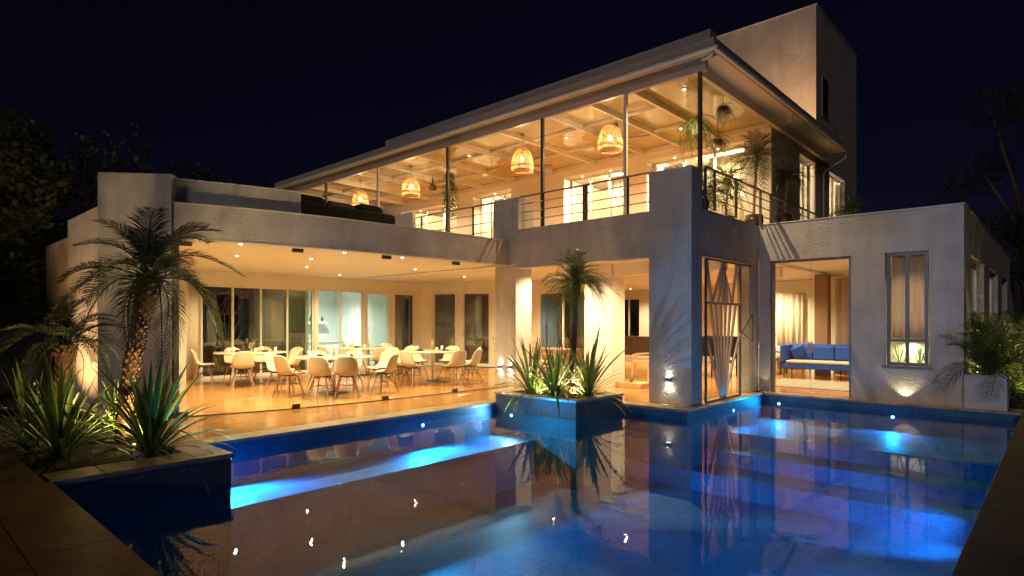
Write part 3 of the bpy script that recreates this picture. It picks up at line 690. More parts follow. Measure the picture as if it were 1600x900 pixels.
curtain(-7.5,16.6,-6.3,16.6,3.6,6.3,'curtain','cream curtain in the rightmost tall terrace window',8,.04)
curtain(-8.95,16.6,-8.2,16.6,3.6,6.3,'curtain','narrow cream curtain at the left of the rightmost terrace window',5,.04)
curtain(-11.0,16.6,-10.1,16.6,3.6,6.3,'curtain','cream curtain in the terrace window behind the railing middle',6,.04)
curtain(-16.4,16.6,-15.2,16.6,3.6,6.3,'curtain','cream curtain in the narrow terrace window above the curved room',8,.04)
curtain(-6.0,18.5,-6.0,19.1,3.95,6.3,'curtain','narrow curtain in the terrace side window left of the downpipe',4,.03)
curtain(-6.0,21.6,-6.0,22.8,3.95,6.3,'curtain','cream curtain in the window at the foot of the tower',6,.04)

# kitchen things
t = T('shelf', 'white shelf on the pale blue kitchen wall', 'shelf', (-20.8,11,1.5)); P('board', MB().box(-20.99,9.52,1.5,-20.6,12.0,1.6), 'whiteframe', t)
for k, (yy, hh) in enumerate(((9.75,.3),(9.95,.22),(10.2,.34),(11.4,.26),(11.65,.32),(11.85,.2))):
    q = T('bottle', ('leftmost','second','third','fourth','fifth','rightmost')[k] + ' dark bottle on the shelf of the pale blue kitchen, counted from the left', 'bottle', (-20.75,yy,1.6), 'bottles on the kitchen shelf')
    P('glass_body', MB().lathe([(.04,1.601),(.045,1.6+hh*.55),(.015,1.6+hh*.75),(.015,1.6+hh),(0,1.601+hh)], 10, (-20.75,yy,0)), 'black', q)
t = T('picture', 'dark framed picture above the shelf in the pale blue kitchen', 'picture', (-20.98,10.9,2.1))
P('frame', MB().box(-20.99,10.5,1.75,-20.96,11.2,2.5), 'whiteframe', t); P('print', MB().box(-20.96,10.56,1.81,-20.95,11.14,2.44), 'picture', t)
t = T('wall_decoration', 'dark twig shaped decoration below the shelf in the pale blue kitchen', 'decoration', (-20.97,10.3,.9))
P('twig', MB().tube([(-20.97,9.8,.85),(-20.97,10.3,.95),(-20.97,10.8,1.15)], .02, 6).tube([(-20.97,10.3,.95),(-20.97,10.5,.8)], .015, 6).tube([(-20.97,10.7,1.3),(-20.97,11.1,1.38)], .03, 6), 'black', t)
t = T('kitchen_counter', 'pale counter along the blue kitchen wall', 'counter', (-20.6,11,0)); P('cabinet', MB().box(-20.98,9.52,.01,-20.35,12.5,.82), 'kitchen', t); P('worktop', MB().box(-20.98,9.52,.821,-20.3,12.5,.86), 'whiteframe', t)

# ------------------------------------------------------------------ decorative metal gate
GX = -5.10
t = T('metal_gate', 'wrought metal gate of fanned steel bars standing in the side opening over the pool', 'gate', (GX, 12, 0))
ya, yb = 11.10, 12.78
P('frame', MB().bar((GX,ya,0.02),(GX,ya,2.80),.04,.04).bar((GX,yb,.02),(GX,yb,2.80),.04,.04).bar((GX,ya,2.82),(GX,13.4,2.82),.04,.04).bar((GX,ya,.02),(GX,yb,.02),.04,.04), 'darkmetal', t)
def gp(s, z): return (GX+.0, ya+(yb-ya)*s, z)
L_ = []
for k, s in enumerate((0.0,.12,.26,.40,.55,.70,.86,1.0)): L_.append(((.47+.016*(k-3.5),.05),(s,1.96 if 0 < k < 7 else 1.35)))
L_ += [((.02,2.8),(.16,1.96)),((.46,2.75),(.16,1.96)),((.46,2.75),(.74,1.96)),((.88,2.8),(.74,1.96)),((.88,2.8),(1.0,1.96)),((.02,2.6),(.0,2.0)),((.47,1.96),(.44,2.8)),((.5,1.96),(.53,2.8)),((.34,1.96),(.46,2.7)),((.6,1.96),(.5,2.7))]
for a, c in L_: P('bar', MB().bar(gp(*a), gp(*c), .042, .042, (1,0,0)), 'gatebar', t)
P('crossbar', MB().bar((GX+.0,ya,1.96),(GX,yb,1.96),.034,.042), 'gatebar', t)
P('handle', MB().tube([(GX,yb,1.3),(GX+.05,13.35,1.75),(GX+.05,13.35,1.15),(GX,yb,1.4)], .014, 6), 'darkmetal', t)
P('pane', MB().box(GX-.03, yb+.03, .05, GX-.02, 13.4, 2.78), 'glass', t)

# ------------------------------------------------------------------ lamps
def downlight(x, y, z, label, power, group, color=WARM2, lens='warmlens', angle=150):
    t = T('ceiling_light', label, 'light', (x,y,z), group)
    P('trim', MB().lathe([(.075,-.002),(.075,-.012),(.052,-.014)], 16, (x,y,z)), 'whiteframe', t)
    P('lens', MB().lathe([(.034,-.013),(.034,-.03),(.02,-.042),(0,-.045)], 12, (x,y,z)), lens, t)
    light('SPOT', (x,y,z-.075), power, color, t, .018, (0,0,-1), angle, 1.0)
DL = [(-10.75,4.55,'downlight nearest the glass at the left end of the glazed room'),(-12.75,5.32,'downlight in the left of the glazed room ceiling, behind the palm fronds'),(-12.2,6.7,'ceiling light above the nearest table, front of a pair'),
      (-14.05,7.6,'ceiling light above the nearest table, rear of a pair'),(-10.6,6.55,'downlight close behind the glass in the middle of the curved front'),(-10.5,7.9,'downlight close behind the glass right of the middle of the curved front'),
      (-12.6,9.9,'ceiling light above the right table'),(-15.6,5.2,'ceiling light above the left table near the curtain'),(-15.8,9.6,'ceiling light above the rear table by the kitchen')]
for x, y, lab in DL: downlight(x, y, 3.0, lab, 570, 'downlights of the glazed room', WARM)
for x, y, lab in ((-13.6,12.6,'ceiling light near the inner corner by the angled wall'),(-11.2,12.0,'ceiling light just behind the stub pillar with the left wall light')): downlight(x, y, 3.0, lab, 570, 'downlights of the glazed room', WARM)
HL = [(-9.2,11.5,3.0,'hall downlight just inside the opening, left of the palm crown'),(-7.2,11.6,3.0,'hall downlight just inside the opening beside the big pillar'),(-11.5,14.6,3.0,'hall downlight over the brown clothed table'),
      (-7.0,14.2,3.0,'hall downlight above the dark table behind the gate')]
for x, y, z, lab in HL: downlight(x, y, z, lab, 620, 'downlights of the hall')
for x, y, lab in ((-12.6,18.5,'downlight in the far hall before the sideboard'),(-9.4,18.6,'downlight in the far hall behind the gate'),(-6.3,17.4,'downlight over the left arm of the blue sofa'),(-3.6,16.2,'downlight right of the blue sofa near the glass doors'),(-7.2,20.0,'downlight above the tall black vase')):
    downlight(x, y, 2.969 if x < -5.2 else 3.049, lab, 900, 'downlights of the hall')
downlight(-2.4, 15.4, 3.049, 'added light to brighten the grey curtains of the wing window', 420, 'downlights of the hall')  # added lamp behind the curtains, put in to brighten them
downlight(-2.6, 20.6, 3.049, 'downlight at the side windows of the right wing', 250, 'downlights of the hall')
downlight(-19.3, 11.0, 2.8, 'cool white ceiling light of the pale blue kitchen', 620, 'kitchen lights', (1,1,.90), 'coollens', 160)
downlight(-13.2, 21.6, 2.969, 'added light to brighten the far window of the hall', 500, 'downlights of the hall')  # added lamp that lifts the dim far window and its frame
# terrace: niche lights and rooms
for i, (x, lab) in enumerate(((-8.3,'left recessed light in the reveal of the rightmost terrace window'),(-7.0,'right recessed light in the reveal of the rightmost terrace window'),(-11.6,'left recessed light in the reveal of the middle terrace window'),(-10.5,'right recessed light in the reveal of the middle terrace window'),
        (-15.6,'recessed light in the reveal of the narrow terrace window'),(-20.0,'left recessed light in the reveal of the leftmost terrace window'),(-18.5,'right recessed light in the reveal of the leftmost terrace window'))):
    downlight(x, 16.0, 6.38 if x > -17 else 6.3, lab, 420, 'window reveal lights')
for x, lab in ((-7.6,'room light behind the rightmost terrace window'),(-11.2,'room light behind the middle terrace window'),(-15.3,'room light behind the narrow terrace window'),(-19.3,'room light behind the leftmost terrace window'),(-7.0,'room light in the lower tower room')):
    yy = 22.2 if 'tower' in lab else 17.6
    t = T('room_light', lab, 'light', (x,yy,6.6), 'upper room lights')
    P('shade', MB().lathe([(.0,.0),(.14,-.02),(.16,-.09),(.0,-.12)], 20, (x,yy,6.69)), 'warmlens', t); light('POINT', (x,yy,6.35), 520, WARM2, t, .1)
def pendant_proto():
    t = T('pendant_lamp', '', 'lamp', (0,0,0), 'rattan pendant lamps over the terrace')
    prof = [(.07,.36),(.15,.31),(.22,.22),(.265,.10),(.295,-.03),(.305,-.16),(.30,-.26),(.285,-.36)]
    rb = MB()
    for k in range(40):
        a = 2*pi*k/40; rb.tube([(r*cos(a), r*sin(a), z) for r, z in prof], .0045, 4, False)
    P('ribs', rb, 'rattan', t)
    rg = MB()
    def ring(r, z, th): rg.tube([(r*cos(2*pi*k/32), r*sin(2*pi*k/32), z) for k in range(33)], th, 5, False)
    for i in range(1, 24):
        f = i/24*(len(prof)-1); j = int(f); u = f-j; r = prof[j][0]*(1-u)+prof[j+1][0]*u; z = prof[j][1]*(1-u)+prof[j+1][1]*u
        ring(r, z, .003 if i not in (17, 18) else .010)
    ring(.07, .36, .012); ring(.285, -.36, .012)
    P('rings', rg, 'rattan', t)
    P('bulb', MB().lathe([(0,.10),(.03,.08),(.045,.03),(.03,-.02),(0,-.045)], 12), 'bulb', t)
    P('diffuser', MB().lathe([(0,-.28),(.22,-.27),(.26,-.25),(.22,-.255),(0,-.262)], 24), 'whitebox', t)
    P('cord', MB().tube([(0,0,.08),(0,0,.70)], .006, 5).lathe([(0,.72),(.05,.72),(.05,.69),(0,.68)], 12), 'black', t)
    light('POINT', (0,0,-.06), 50, WARM2, t, .05)
    return t
PD = pendant_proto()
for i, (x, lab) in enumerate(((-8.02,'rattan pendant lamp nearest the corner post, largest of the four'),(-10.85,'rattan pendant lamp between the second and third terrace posts'),(-15.75,'rattan pendant lamp left of the climbing plant, third from the right'),(-18.7,'rattan pendant lamp at the far left end of the terrace, half behind the dark sofa'))):
    if i == 0: PD.location = (x,12.2,5.99); PD['label'] = lab
    else: copy_tree(PD, (x,12.2,5.99), 0, lab)
def fan_proto():
    t = T('ceiling_fan', '', 'fan', (0,0,0), 'ceiling fans under the terrace roof')
    P('motor', MB().lathe([(0,-.1),(.09,-.09),(.11,-.02),(.09,.05),(.02,.07),(.02,.25),(.05,.28)], 20), 'darkmetal', t)
    for k in range(5):
        a = 2*pi*k/5+.3; R = Matrix.Rotation(a, 4, 'Z')
        mb = MB().add([(.1,-.04,-.02),(.25,-.07,-.03),(.62,-.09,-.04),(.67,0,0),(.62,.09,.04),(.25,.07,.03),(.1,.04,.02)], [(0,1,2,3,4,5,6)]); mb.v = [R @ v for v in mb.v]
        P('blade', mb, 'fan', t, solid=.008)
    return t
FN = fan_proto()
for i, (x, y, lab) in enumerate(((-8.5,13.2,'wooden ceiling fan above the nearest rattan lamp'),(-12.0,13.5,'wooden ceiling fan between the second and third rattan lamps'),(-16.2,13.5,'wooden ceiling fan left of the climbing plant'))):
    if i == 0: FN.scale = (1.35,)*3; FN.location = (x,y,6.3); FN['label'] = lab
    else: copy_tree(FN, (x,y,6.3), .4*i, lab)
# terrace ceiling spots (small bright dots)
for x, y, lab in ((-6.1,12.2,'small ceiling spot of the terrace nearest the corner post'),(-7.4,14.6,'small ceiling spot of the terrace behind the first fan'),(-10.1,13.2,'small ceiling spot of the terrace beside the second rattan lamp'),(-13.4,12.6,'small ceiling spot of the terrace right of the climbing plant'),(-17.3,13.6,'small ceiling spot of the terrace left of the third rattan lamp')):
    downlight(x, y, 6.70, lab, 700, 'terrace ceiling spots')
# sconces
def sconce(x, y, z, lab):
    t = T('wall_light', lab, 'wall light', (x,y,z), 'box shaped up and down wall lights')
    P('housing', MB().box(x-.05,y-.085,z-.05,x+.05,y-.002,z+.05), 'alu', t, bevel=.004)
    P('lens', MB().box(x-.035,y-.07,z-.056,x+.035,y-.02,z-.051), 'whitelens', t); P('lens', MB().box(x-.035,y-.07,z+.051,x+.035,y-.02,z+.056), 'whitelens', t)
    light('SPOT', (x,y-.045,z-.06), 6, (1,.86,.6), t, .01, (0,.12,-1), 95, .35); light('SPOT', (x,y-.045,z+.06), 1.6, (1,.86,.6), t, .01, (0,.12,1), 80, .35)
sconce(-5.61,10.6,.47,'small box wall light low on the big white front pillar')
sconce(-10.42,10.9,.46,'small box wall light on the stub pillar at the end of the curved glass')
sconce(-10.03,10.85,.47,'small box wall light on the narrow pillar right of the curved glass')
def uplight(x, y, z, power, lab, aim=(0,0,1), angle=70, color=(1,.82,.5), r=.045):
    if angle >= 130: power *= 6
    t = T('ground_light', lab, 'spotlight', (x,y,z), 'recessed ground spotlights')
    P('ring', MB().lathe([(r+.02,.001),(r+.018,.008),(r,.009)], 16, (x,y,z)), 'steel', t); P('lens', MB().lathe([(r,.006),(0,.008)], 16, (x,y,z)), 'whitelens', t)
    light('SPOT', (x,y,z+.03), power, color, t, .02, aim, angle, .6)
uplight(-5.6,10.42,.0,4,'recessed spotlight in the coping before the big front pillar',(0,.25,1))
uplight(-5.0,13.85,0,6,'recessed spotlight in the inner corner between gate and glass doors',(0,.12,1),60)
uplight(-2.29,13.85,0,11,'recessed spotlight in the coping under the tall wing window',(0,.3,1),95)
def poolled(x, y, z, d, lab, power=26, color=(.005,.43,1), aim=None, ang=166):
    power *= 8
    t = T('pool_light', lab, 'pool light', (x,y,z), 'blue underwater pool lights')
    d = Vector(d).normalized(); p = Vector((x,y,z))
    P('bezel', MB().tube([p, p+d*.015], .04, 14), 'steel', t); P('lens', MB().tube([p+d*.016, p+d*.02], .028, 14), 'bluelens', t)
    light('SPOT', p+d*.04, power, color, t, .03, aim or d+Vector((0,0,-.05)), ang, .7)
poolled(-8.25,3.33,-.25,(1,0,0),'blue underwater light beside the big left planter',60)
poolled(-8.25,6.64,-.22,(1,0,0),'blue underwater light in the middle of the left pool wall',60)
poolled(-7.83,8.5,-.22,(0,-1,0),'pale underwater light in the front face of the middle planter',12,(.35,.75,1))
poolled(-4.95,12.03,-.22,(1,0,0),'blue underwater light below the metal gate',6)
poolled(-4.6,13.7,-.22,(0,-1,0),'blue underwater light in the inner corner of the pool',6)
poolled(-2.45,13.7,-.28,(0,-1,0),'blue underwater light below the tall wing window',9)
poolled(-1.9,1.1,-.8,(0,1,0),'underwater light in the near pool wall below the walkway',30,aim=(.8,1,-.2),ang=86)
poolled(-.5,6.0,-.6,(-1,0,0),'underwater light in the right pool wall',24,aim=(-1,.9,-.4),ang=80)
poolled(-.5,9.3,-.6,(-1,0,0),'underwater light in the right pool wall beside the lowest step',24,aim=(-1,.25,-.45),ang=84)
# lamp lying on the flat roof that washes the tower
t = T('roof_floodlight', 'warm floodlight on the flat roof at the foot of the tower', 'floodlight', (-5.95,17.4,6.92))
P('housing', MB().box(-6.05,17.3,6.95,-5.85,17.5,7.1), 'darkmetal', t); P('lens', MB().box(-6.03,17.501,6.97,-5.87,17.51,7.08), 'warmlens', t)
P('bracket', MB().box(-6.0,17.35,6.921,-5.9,17.45,6.949), 'steel', t)
light('SPOT', (-5.95,17.6,7.05), 330, (1,.52,.22), t, .05, (-.5,1,.5), 120, .7)
t = T('shadow_box', 'added metal box on the flat roof, shading the foot of the tower', 'box', (-5.75,18.6,6.93)); P('casing', MB().box(-6.0,18.3,6.922,-5.55,18.8,7.25), 'darkmetal', t, bevel=.01)  # added blocker, placed to cast a shadow low on the tower
P('lid', MB().box(-6.02,18.28,7.251,-5.53,18.82,7.27), 'darkmetal', t)

# ------------------------------------------------------------------ planters
def planter(label, boxes, soil, name='planter'):
    t = T(name, label, 'planter', boxes[0][:3])
    return t
PB = T('planter', 'big low planter with stone rim at the left edge of the pool', 'planter', (-8.2,1.8,0))
P('wall', MB().box(-6.7,1.12,ZB,-6.5,2.65,.155).box(-11.4,2.45,ZB,-6.702,2.65,.148), 'mosaicwall', PB)
P('soil', MB().box(-12,1.09,-.05,-6.9,2.45,.12), 'soil', PB)
for i in range(3): stone(PB, -6.9, 1.12+i*.4, -6.48, 1.12+(i+1)*.4, .2, .044, 'coping', 'rim_stone')
for i in range(6): stone(PB, -11.5+i*.837, 2.32, -11.5+(i+1)*.837, 2.675, .2, .05, 'coping', 'rim_stone')
PM = T('planter', 'mosaic clad planter with stone rim standing out into the middle of the pool', 'planter', (-7.3,9.2,0))
P('wall', MB().box(-8.27,8.5,ZB,-6.3,8.65,.155).box(-6.45,8.652,ZB,-6.3,10.02,.155).box(-8.27,8.652,-.04,-8.12,10.02,.155).box(-8.118,9.87,-.04,-6.452,10.02,.155), 'mosaicwall', PM)
P('soil', MB().box(-8.1,8.67,-.1,-6.47,9.86,.13), 'soil', PM)
for i in range(2): stone(PM, -8.29+i*1.005, 8.48, -8.29+(i+1)*1.005, 8.73, .2, .044, 'coping', 'rim_stone'); stone(PM, -8.29+i*1.005, 9.80, -8.29+(i+1)*1.005, 10.05, .2, .044, 'coping', 'rim_stone')
stone(PM, -6.53, 8.73, -6.28, 9.80, .2, .044, 'coping', 'rim_stone'); stone(PM, -8.29, 8.73, -8.04, 9.80, .2, .044, 'coping', 'rim_stone')
PR = T('planter_box', 'white square planter box on the coping at the right corner of the wing', 'planter', (-.95,13.95,0))
P('box', wall_mb('x', 13.72, 13.78, -1.33, -.72, .005, .62, []).box(-1.33,13.781,.005,-1.27,14.24,.62).box(-.78,13.781,.005,-.72,14.24,.62).box(-1.27,14.19,.005,-.78,14.24,.62), 'whitebox', PR)
P('soil', MB().box(-1.27,13.78,.005,-.78,14.19,.58), 'soil', PR)
# rocks in the big planter
for i, (x, y, s, lab) in enumerate(((-7.35,2.05,.12,'pale pointed rock right of the planter spotlight'),(-7.95,2.2,.10,'pale rock left of the planter spotlight'),(-8.6,1.35,.11,'pale rock at the left end of the big planter near the walkway'))):
    rk = MB().lathe([(0,1),(.35,.75),(.7,.3),(.8,-.1),(.5,-.5)], 7, (0,0,0), False)
    for v in rk.v: v.x = v.x*s*random.uniform(.8,1.3)+x; v.y = v.y*s*random.uniform(.8,1.2)+y; v.z = v.z*s*.9+.16
    o = P('rock', rk, 'stone'); o['label'] = lab; o['category'] = 'rock'; o['group'] = 'rocks in the big planter'

# ------------------------------------------------------------------ plants
def frond_mesh(name, L, droop, npair, ll, m, lift=.55, width=.02, vee=.5, droopleaf=.3):
    mb = MB(); N = 14; pts = []
    for i in range(N+1):
        t_ = i/N; x = L*(t_ - .12*t_*t_); z = L*(lift*t_ - droop*t_*t_); pts.append(Vector((x,0,z)))
    mb.tube(pts, [.012*(1-.8*i/N)*L+.002 for i in range(N+1)], 4, False)
    for k in range(npair):
        t_ = .12 + .88*k/npair; f = t_*N; j = min(N-1, int(f)); u = f-j; p = pts[j].lerp(pts[j+1], u); d = (pts[j+1]-pts[j]).normalized()
        ln = ll*(.45+.9*math.sin(pi*min(1, t_*.85+.12)))*random.uniform(.85,1.1)
        up = Vector((-d.z,0,d.x))
        for s in (-1,1):
            side = Vector((0,s,0)); dr = (side*.85 + d*(.55+.5*t_) + up*vee*random.uniform(.3,1)).normalized()
            mid = p + dr*ln*.5; tip = p + dr*ln + Vector((0,0,-droopleaf*ln*random.uniform(.5,1.3))); wv = d*width*.5
            mb.add([p-wv*.6, p+wv*.6, mid+wv, tip, mid-wv], [(0,1,2,4),(4,2,3)])
    return mb.mesh(name, m)
def blade_mesh(name, L, wd, bend, m, n=7):
    mb = MB(); vs = []; fs = []
    for i in range(n+1):
        t_ = i/n; z = L*(t_ - bend*.45*t_**2.6); x = L*bend*t_**2.0*.9
        w_ = wd*(.55+.9*t_)*(1-t_**3.2)+.001 if t_ < .5 else wd*1.0*(1-((t_-.5)*2)**1.8)+.001
        vs += [(x, -w_/2, z), (x-w_*.18, 0, z-.0), (x, w_/2, z)]
        if i: a = (i-1)*3; fs += [(a,a+1,a+4,a+3),(a+1,a+2,a+5,a+4)]
    mb.add(vs, fs, True); return mb.mesh(name, m)
BLB = [blade_mesh('leaf', .8, .032, b_, 'leafbrown') for b_ in (.9,1.3)]
BL = [blade_mesh('leaf', (1.05,1.15,1.2,1.2,1.1)[k], .052, b_, 'leafy') for k, b_ in enumerate((.1,.25,.4,.6,.85))]
FR1 = [frond_mesh('frond', 1.25, d, 46, .27, 'palmdark', l_, .02) for d, l_ in ((.85,.75),(1.15,.7),(1.45,.6),(.65,.8))]
FR2 = [frond_mesh('frond', .75, d, 26, .26, 'leafy', l_, .014) for d, l_ in ((.9,.9),(1.3,.8),(1.7,.6),(.6,1.0))]
FR3 = [frond_mesh('frond', .5, d, 14, .18, 'leaf', l_, .016) for d, l_ in ((.7,.9),(1.3,.7),(1.7,.4))]
FRB = [frond_mesh('frond', 1.0, 1.5, 22, .2, 'leafbrown', .3, .012)]
FR4 = [frond_mesh('frond', 1.0, d, 22, .30, 'leaf', l_, .02) for d, l_ in ((.6,1.3),(.9,1.1),(1.1,.8))]
def spiky(x, y, z, n, sc, lab, group='spiky bladed plants', spread=1.0):
    t = T('bladed_plant', lab, 'plant', (x,y,z), group)
    for i in range(n):
        u = (i+.5)/n; a = i*2.399+random.uniform(-.3,.3); tilt = radians(6+58*u**1.2*spread+random.uniform(-5,5))
        me = BL[min(4, int(u*5*random.uniform(.6,1.15)))]; s = sc*random.uniform(.75,1.15)*(1.05-.25*u)
        if u > .8 and random.random() < .3: me = random.choice(BLB)
        inst('leaf', me, t, (x+.06*u*cos(a), y+.06*u*sin(a), z), (random.uniform(-.12,.12), tilt, a+random.uniform(-.2,.2)), s*random.uniform(.85,1.1))
    return t
def palm(x, y, z, top, lean, nf, fr, sc, lab, cat='palm', r0=.11, r1=.085, group='palms', bark='bark', scales=True, rings=9):
    t = T('palm_tree', lab, cat, (x,y,z), group); pts = []; rs = []
    for i in range(rings+1):
        u = i/rings; pts.append(Vector((x+lean[0]*u**1.5, y+lean[1]*u**1.5, z+(top-z)*u))); rs.append(r0+(r1-r0)*u + (.03 if u > .85 else 0))
    tr = P('trunk', MB().tube(pts, rs, 12), bark, t)
    if scales:
        sb = MB(); ns = int((top-z)/.045)
        for i in range(ns):
            u = (i+.5)/ns; f = u*rings; j = min(rings-1, int(f)); p = pts[j].lerp(pts[j+1], f-j); r = rs[j]
            for k in range(7):
                a = 2*pi*(k+.5*(i % 2))/7 + random.uniform(-.15,.15); d = Vector((cos(a),sin(a),0)); s_ = Vector((-sin(a),cos(a),0)); q = p+d*r*.92
                h = .035*random.uniform(.7,1.3)
                e_ = min(1, r/.1)
                sb.add([q-s_*.035*e_-Vector((0,0,.02)), q+s_*.035*e_-Vector((0,0,.02)), q+d*.035*e_*random.uniform(.4,1.3)+Vector((0,0,h*e_)), q+s_*.02*e_+Vector((0,0,.03*e_)), q-s_*.02*e_+Vector((0,0,.03*e_))], [(0,1,2),(1,3,2),(0,2,4)])
        P('leaf_scars', sb, bark, tr)
    c = pts[-1]
    for i in range(nf):
        u = (i+.5)/nf; a = i*2.399+random.uniform(-.25,.25); pitch = radians(-58+98*u+random.uniform(-9,9))
        inst('frond', FRB[0] if (u > .86 and fr is FR1) else random.choice(fr), t, c+Vector((.03*cos(a),.03*sin(a),.03*(1-u))), (random.uniform(-.25,.25), pitch, a), sc*random.uniform(.85,1.12))
    return t
palm(-8.1,2.05,.1,2.1,(-.05,.32),32,FR1,.84,'small date palm with rough lit trunk and arching feather fronds in the big left planter',r0=.07,r1=.105)
palm(-9.3,1.7,.1,1.3,(.0,.05),26,FR1,.58,'short dark date palm at the left end of the big left planter',r0=.08,r1=.09)
palm(-7.05,9.38,.1,2.3,(.16,-.06),40,FR2,.88,'slender palm with drooping fine fronds in the middle planter',r0=.07,r1=.042,rings=12)
spiky(-7.3,2.12,.12,74,1.08,'large spiky plant right of the palm trunk in the big left planter')
spiky(-8.0,1.45,.12,74,1.0,'large spiky plant left of the planter spotlight, before the walkway')
spiky(-8.6,1.3,.12,50,.95,'spiky plant at the left end of the big planter by the walkway')
spiky(-8.9,2.2,.12,44,.8,'spiky plant behind the short dark palm')
spiky(-7.85,9.1,.13,60,1.15,'spiky plant left of the palm in the middle planter',spread=1.2)
spiky(-7.15,8.98,.13,70,1.05,'spiky plant front right of the palm in the middle planter',spread=1.2)
spiky(-6.76,9.5,.13,66,1.15,'spiky plant right of the palm at the back of the middle planter',spread=1.2)
spiky(-7.55,8.85,.13,26,.6,'small spiky plant at the front of the middle planter')
spiky(-7.7,9.55,.13,28,.7,'spiky plant behind the palm in the middle planter')
# planter spots
uplight(-7.72,2.1,.14,75,'bright spotlight among the plants of the big left planter',(-.25,-.02,1),130,(1,.70,.28),.05)
uplight(-8.55,2.05,.14,16,'spotlight behind the short dark palm',(-.2,.3,1),130,(1,.66,.25))
uplight(-9.5,1.3,.14,5,'spotlight at the far left of the big planter',(.1,.2,1),130,(1,.66,.25))
uplight(-7.45,8.95,.14,20,'spotlight between the plants left of the palm in the middle planter',(.1,.2,1),150,(1,.82,.42))
uplight(-6.9,9.3,.14,20,'spotlight right of the palm in the middle planter',(0,.1,1),150,(1,.82,.42))
uplight(-13.2,1.6,.13,60,'warm spotlight at the foot of the garden wall left of the house',(.1,.35,1),140,(1,.55,.2))
uplight(-18.3,6.2,.0,7,'added spotlight brightening the shrubs outside the back glazing, left of them',(-.3,.3,1),150,(1,.8,.35))  # this and the next are added lamps for the shrubs behind the glazing
uplight(-18.3,8.0,.0,7,'added spotlight brightening the shrubs outside the back glazing, right of them',(-.3,-.3,1),150,(1,.8,.35))
# areca in the white box and bushes beside the wing
def areca(x, y, z, n, sc, lab, group='feathery palms'):
    t = T('areca_palm', lab, 'palm', (x,y,z), group)
    st = MB()
    for k in range(7): a = k*.9; st.tube([(x+.05*cos(a),y+.05*sin(a),z),(x+.14*cos(a),y+.14*sin(a),z+.35*sc)], .012, 5)
    P('stems', st, 'barklight', t)
    for i in range(n):
        u = (i+.5)/n; a = i*2.399; inst('frond', FR4[i % 3], t, (x+.05*cos(a),y+.05*sin(a),z+.1*sc), (random.uniform(-.3,.3), radians(-42+52*u+random.uniform(-8,8)), a), sc*random.uniform(.8,1.1))
    return t
areca(-1.0,13.98,.56,24,.95,'feathery palm growing in the white box at the wing corner')
areca(-.85,15.9,0,28,1.6,'tall feathery palm beside the side windows of the right wing')
areca(-.7,17.6,0,26,1.7,'feathery palm farther back along the right wing, lit from below')
areca(.55,14.9,0,20,1.2,'low feathery palm right of the white planter box')
uplight(-.95,16.6,.0,45,'ground spotlight between the palms beside the wing',(0,.05,1),140,(1,.78,.3))
uplight(-.35,15.1,.0,22,'ground spotlight in the bed right of the white planter box',(0,.2,1),140,(1,.78,.3))
spiky(-.35,14.6,0,26,.5,'low spiky plant behind the white planter box')
# small plants in the glazed strip of the wing window
for x, lab in ((-2.46,'small lit plant in the left lower pane of the wing window'),(-2.1,'small lit plant in the right lower pane of the wing window')):
    spiky(x,14.35,.74,18,.42,lab,'plants in the wing window')
downlight(-2.27,14.4,1.3,'hidden strip light above the small plants of the wing window',45,'window plant lights',(1,.9,.5),'warmlens',150)
t = T('window_shelf', 'shelf with soil behind the lower panes of the wing window', 'shelf', (-2.27,14.4,.72)); P('board', MB().box(-2.64,14.26,.70,-1.90,14.6,.738), 'soil', t); P('back', MB().box(-2.64,14.6,.70,-1.90,14.63,1.34), 'paint', t); P('top', MB().box(-2.64,14.26,1.301,-1.90,14.599,1.33), 'paint', t)
# pots on the terrace
def pot(x, y, z, r, h, lab):
    t = T('plant_pot', lab, 'pot', (x,y,z), 'dark pots on the terrace')
    P('pot_body', MB().lathe([(r*.6,0),(r*.85,h*.3),(r,h*.75),(r*.95,h),(r*.8,h*.98),(r*.75,h*.85)], 20, (x,y,z)), 'pot', t)
    P('soil', MB().lathe([(r*.8,h*.86),(0,h*.88)], 16, (x,y,z)), 'soil', t)
pot(-5.6,11.9,3.8,.2,.34,'dark round pot behind the big pillar, under the arching palm')
palm(-5.6,11.9,4.1,4.3,(0,0),30,FR3,1.3,'small arching palm in the pot behind the big pillar',r0=.05,r1=.05,scales=False,group='terrace palms')
t = T('pot_stand', 'low dark stand under the pot behind the big pillar', 'stand', (-5.6,11.9,3.56)); P('top', MB().lathe([(.2,.2),(.2,.235),(0,.236)], 16, (-5.6,11.9,3.56)), 'darkwood', t)
for k in range(4): a = k*pi/2+.4; P('leg', MB().tube([(-5.6+.16*cos(a),11.9+.16*sin(a),3.565),(-5.6+.14*cos(a),11.9+.14*sin(a),3.76)], .015, 6), 'darkwood', t)
for x, y, h, fr_, sc, lab in ((-5.55,14.75,5.6,FR3,1.35,'the house corner'),(-6.15,14.5,5.0,FR3,1.2,'the wall left of the house corner'),(-5.30,16.2,5.3,FR3,1.1,'the dark side wall right of the house corner')):
    r = .22 if x < -5.4 else .17
    pot(x, y, 3.57 if x < -5.45 else 3.81, r, .62 if x < -5.45 else .55, 'dark pot with a palm standing by ' + lab)
    palm(x, y, 4.1, h, (.05,.05), 26, fr_, sc, 'thin stemmed terrace palm standing by ' + lab, r0=.035, r1=.028, scales=False, group='terrace palms', bark='barklight')
pot(-4.5,19.4,3.64,.2,.34,'dark pot on the wing roof below the tower')
palm(-4.5,19.4,3.9,4.75,(0,0),22,FR3,1.25,'small palm in a pot on the wing roof below the tower',r0=.03,r1=.025,scales=False,group='terrace palms',bark='barklight')
pot(-5.35,17.3,3.81,.16,.4,'dark pot at the foot of the side window below the tower')
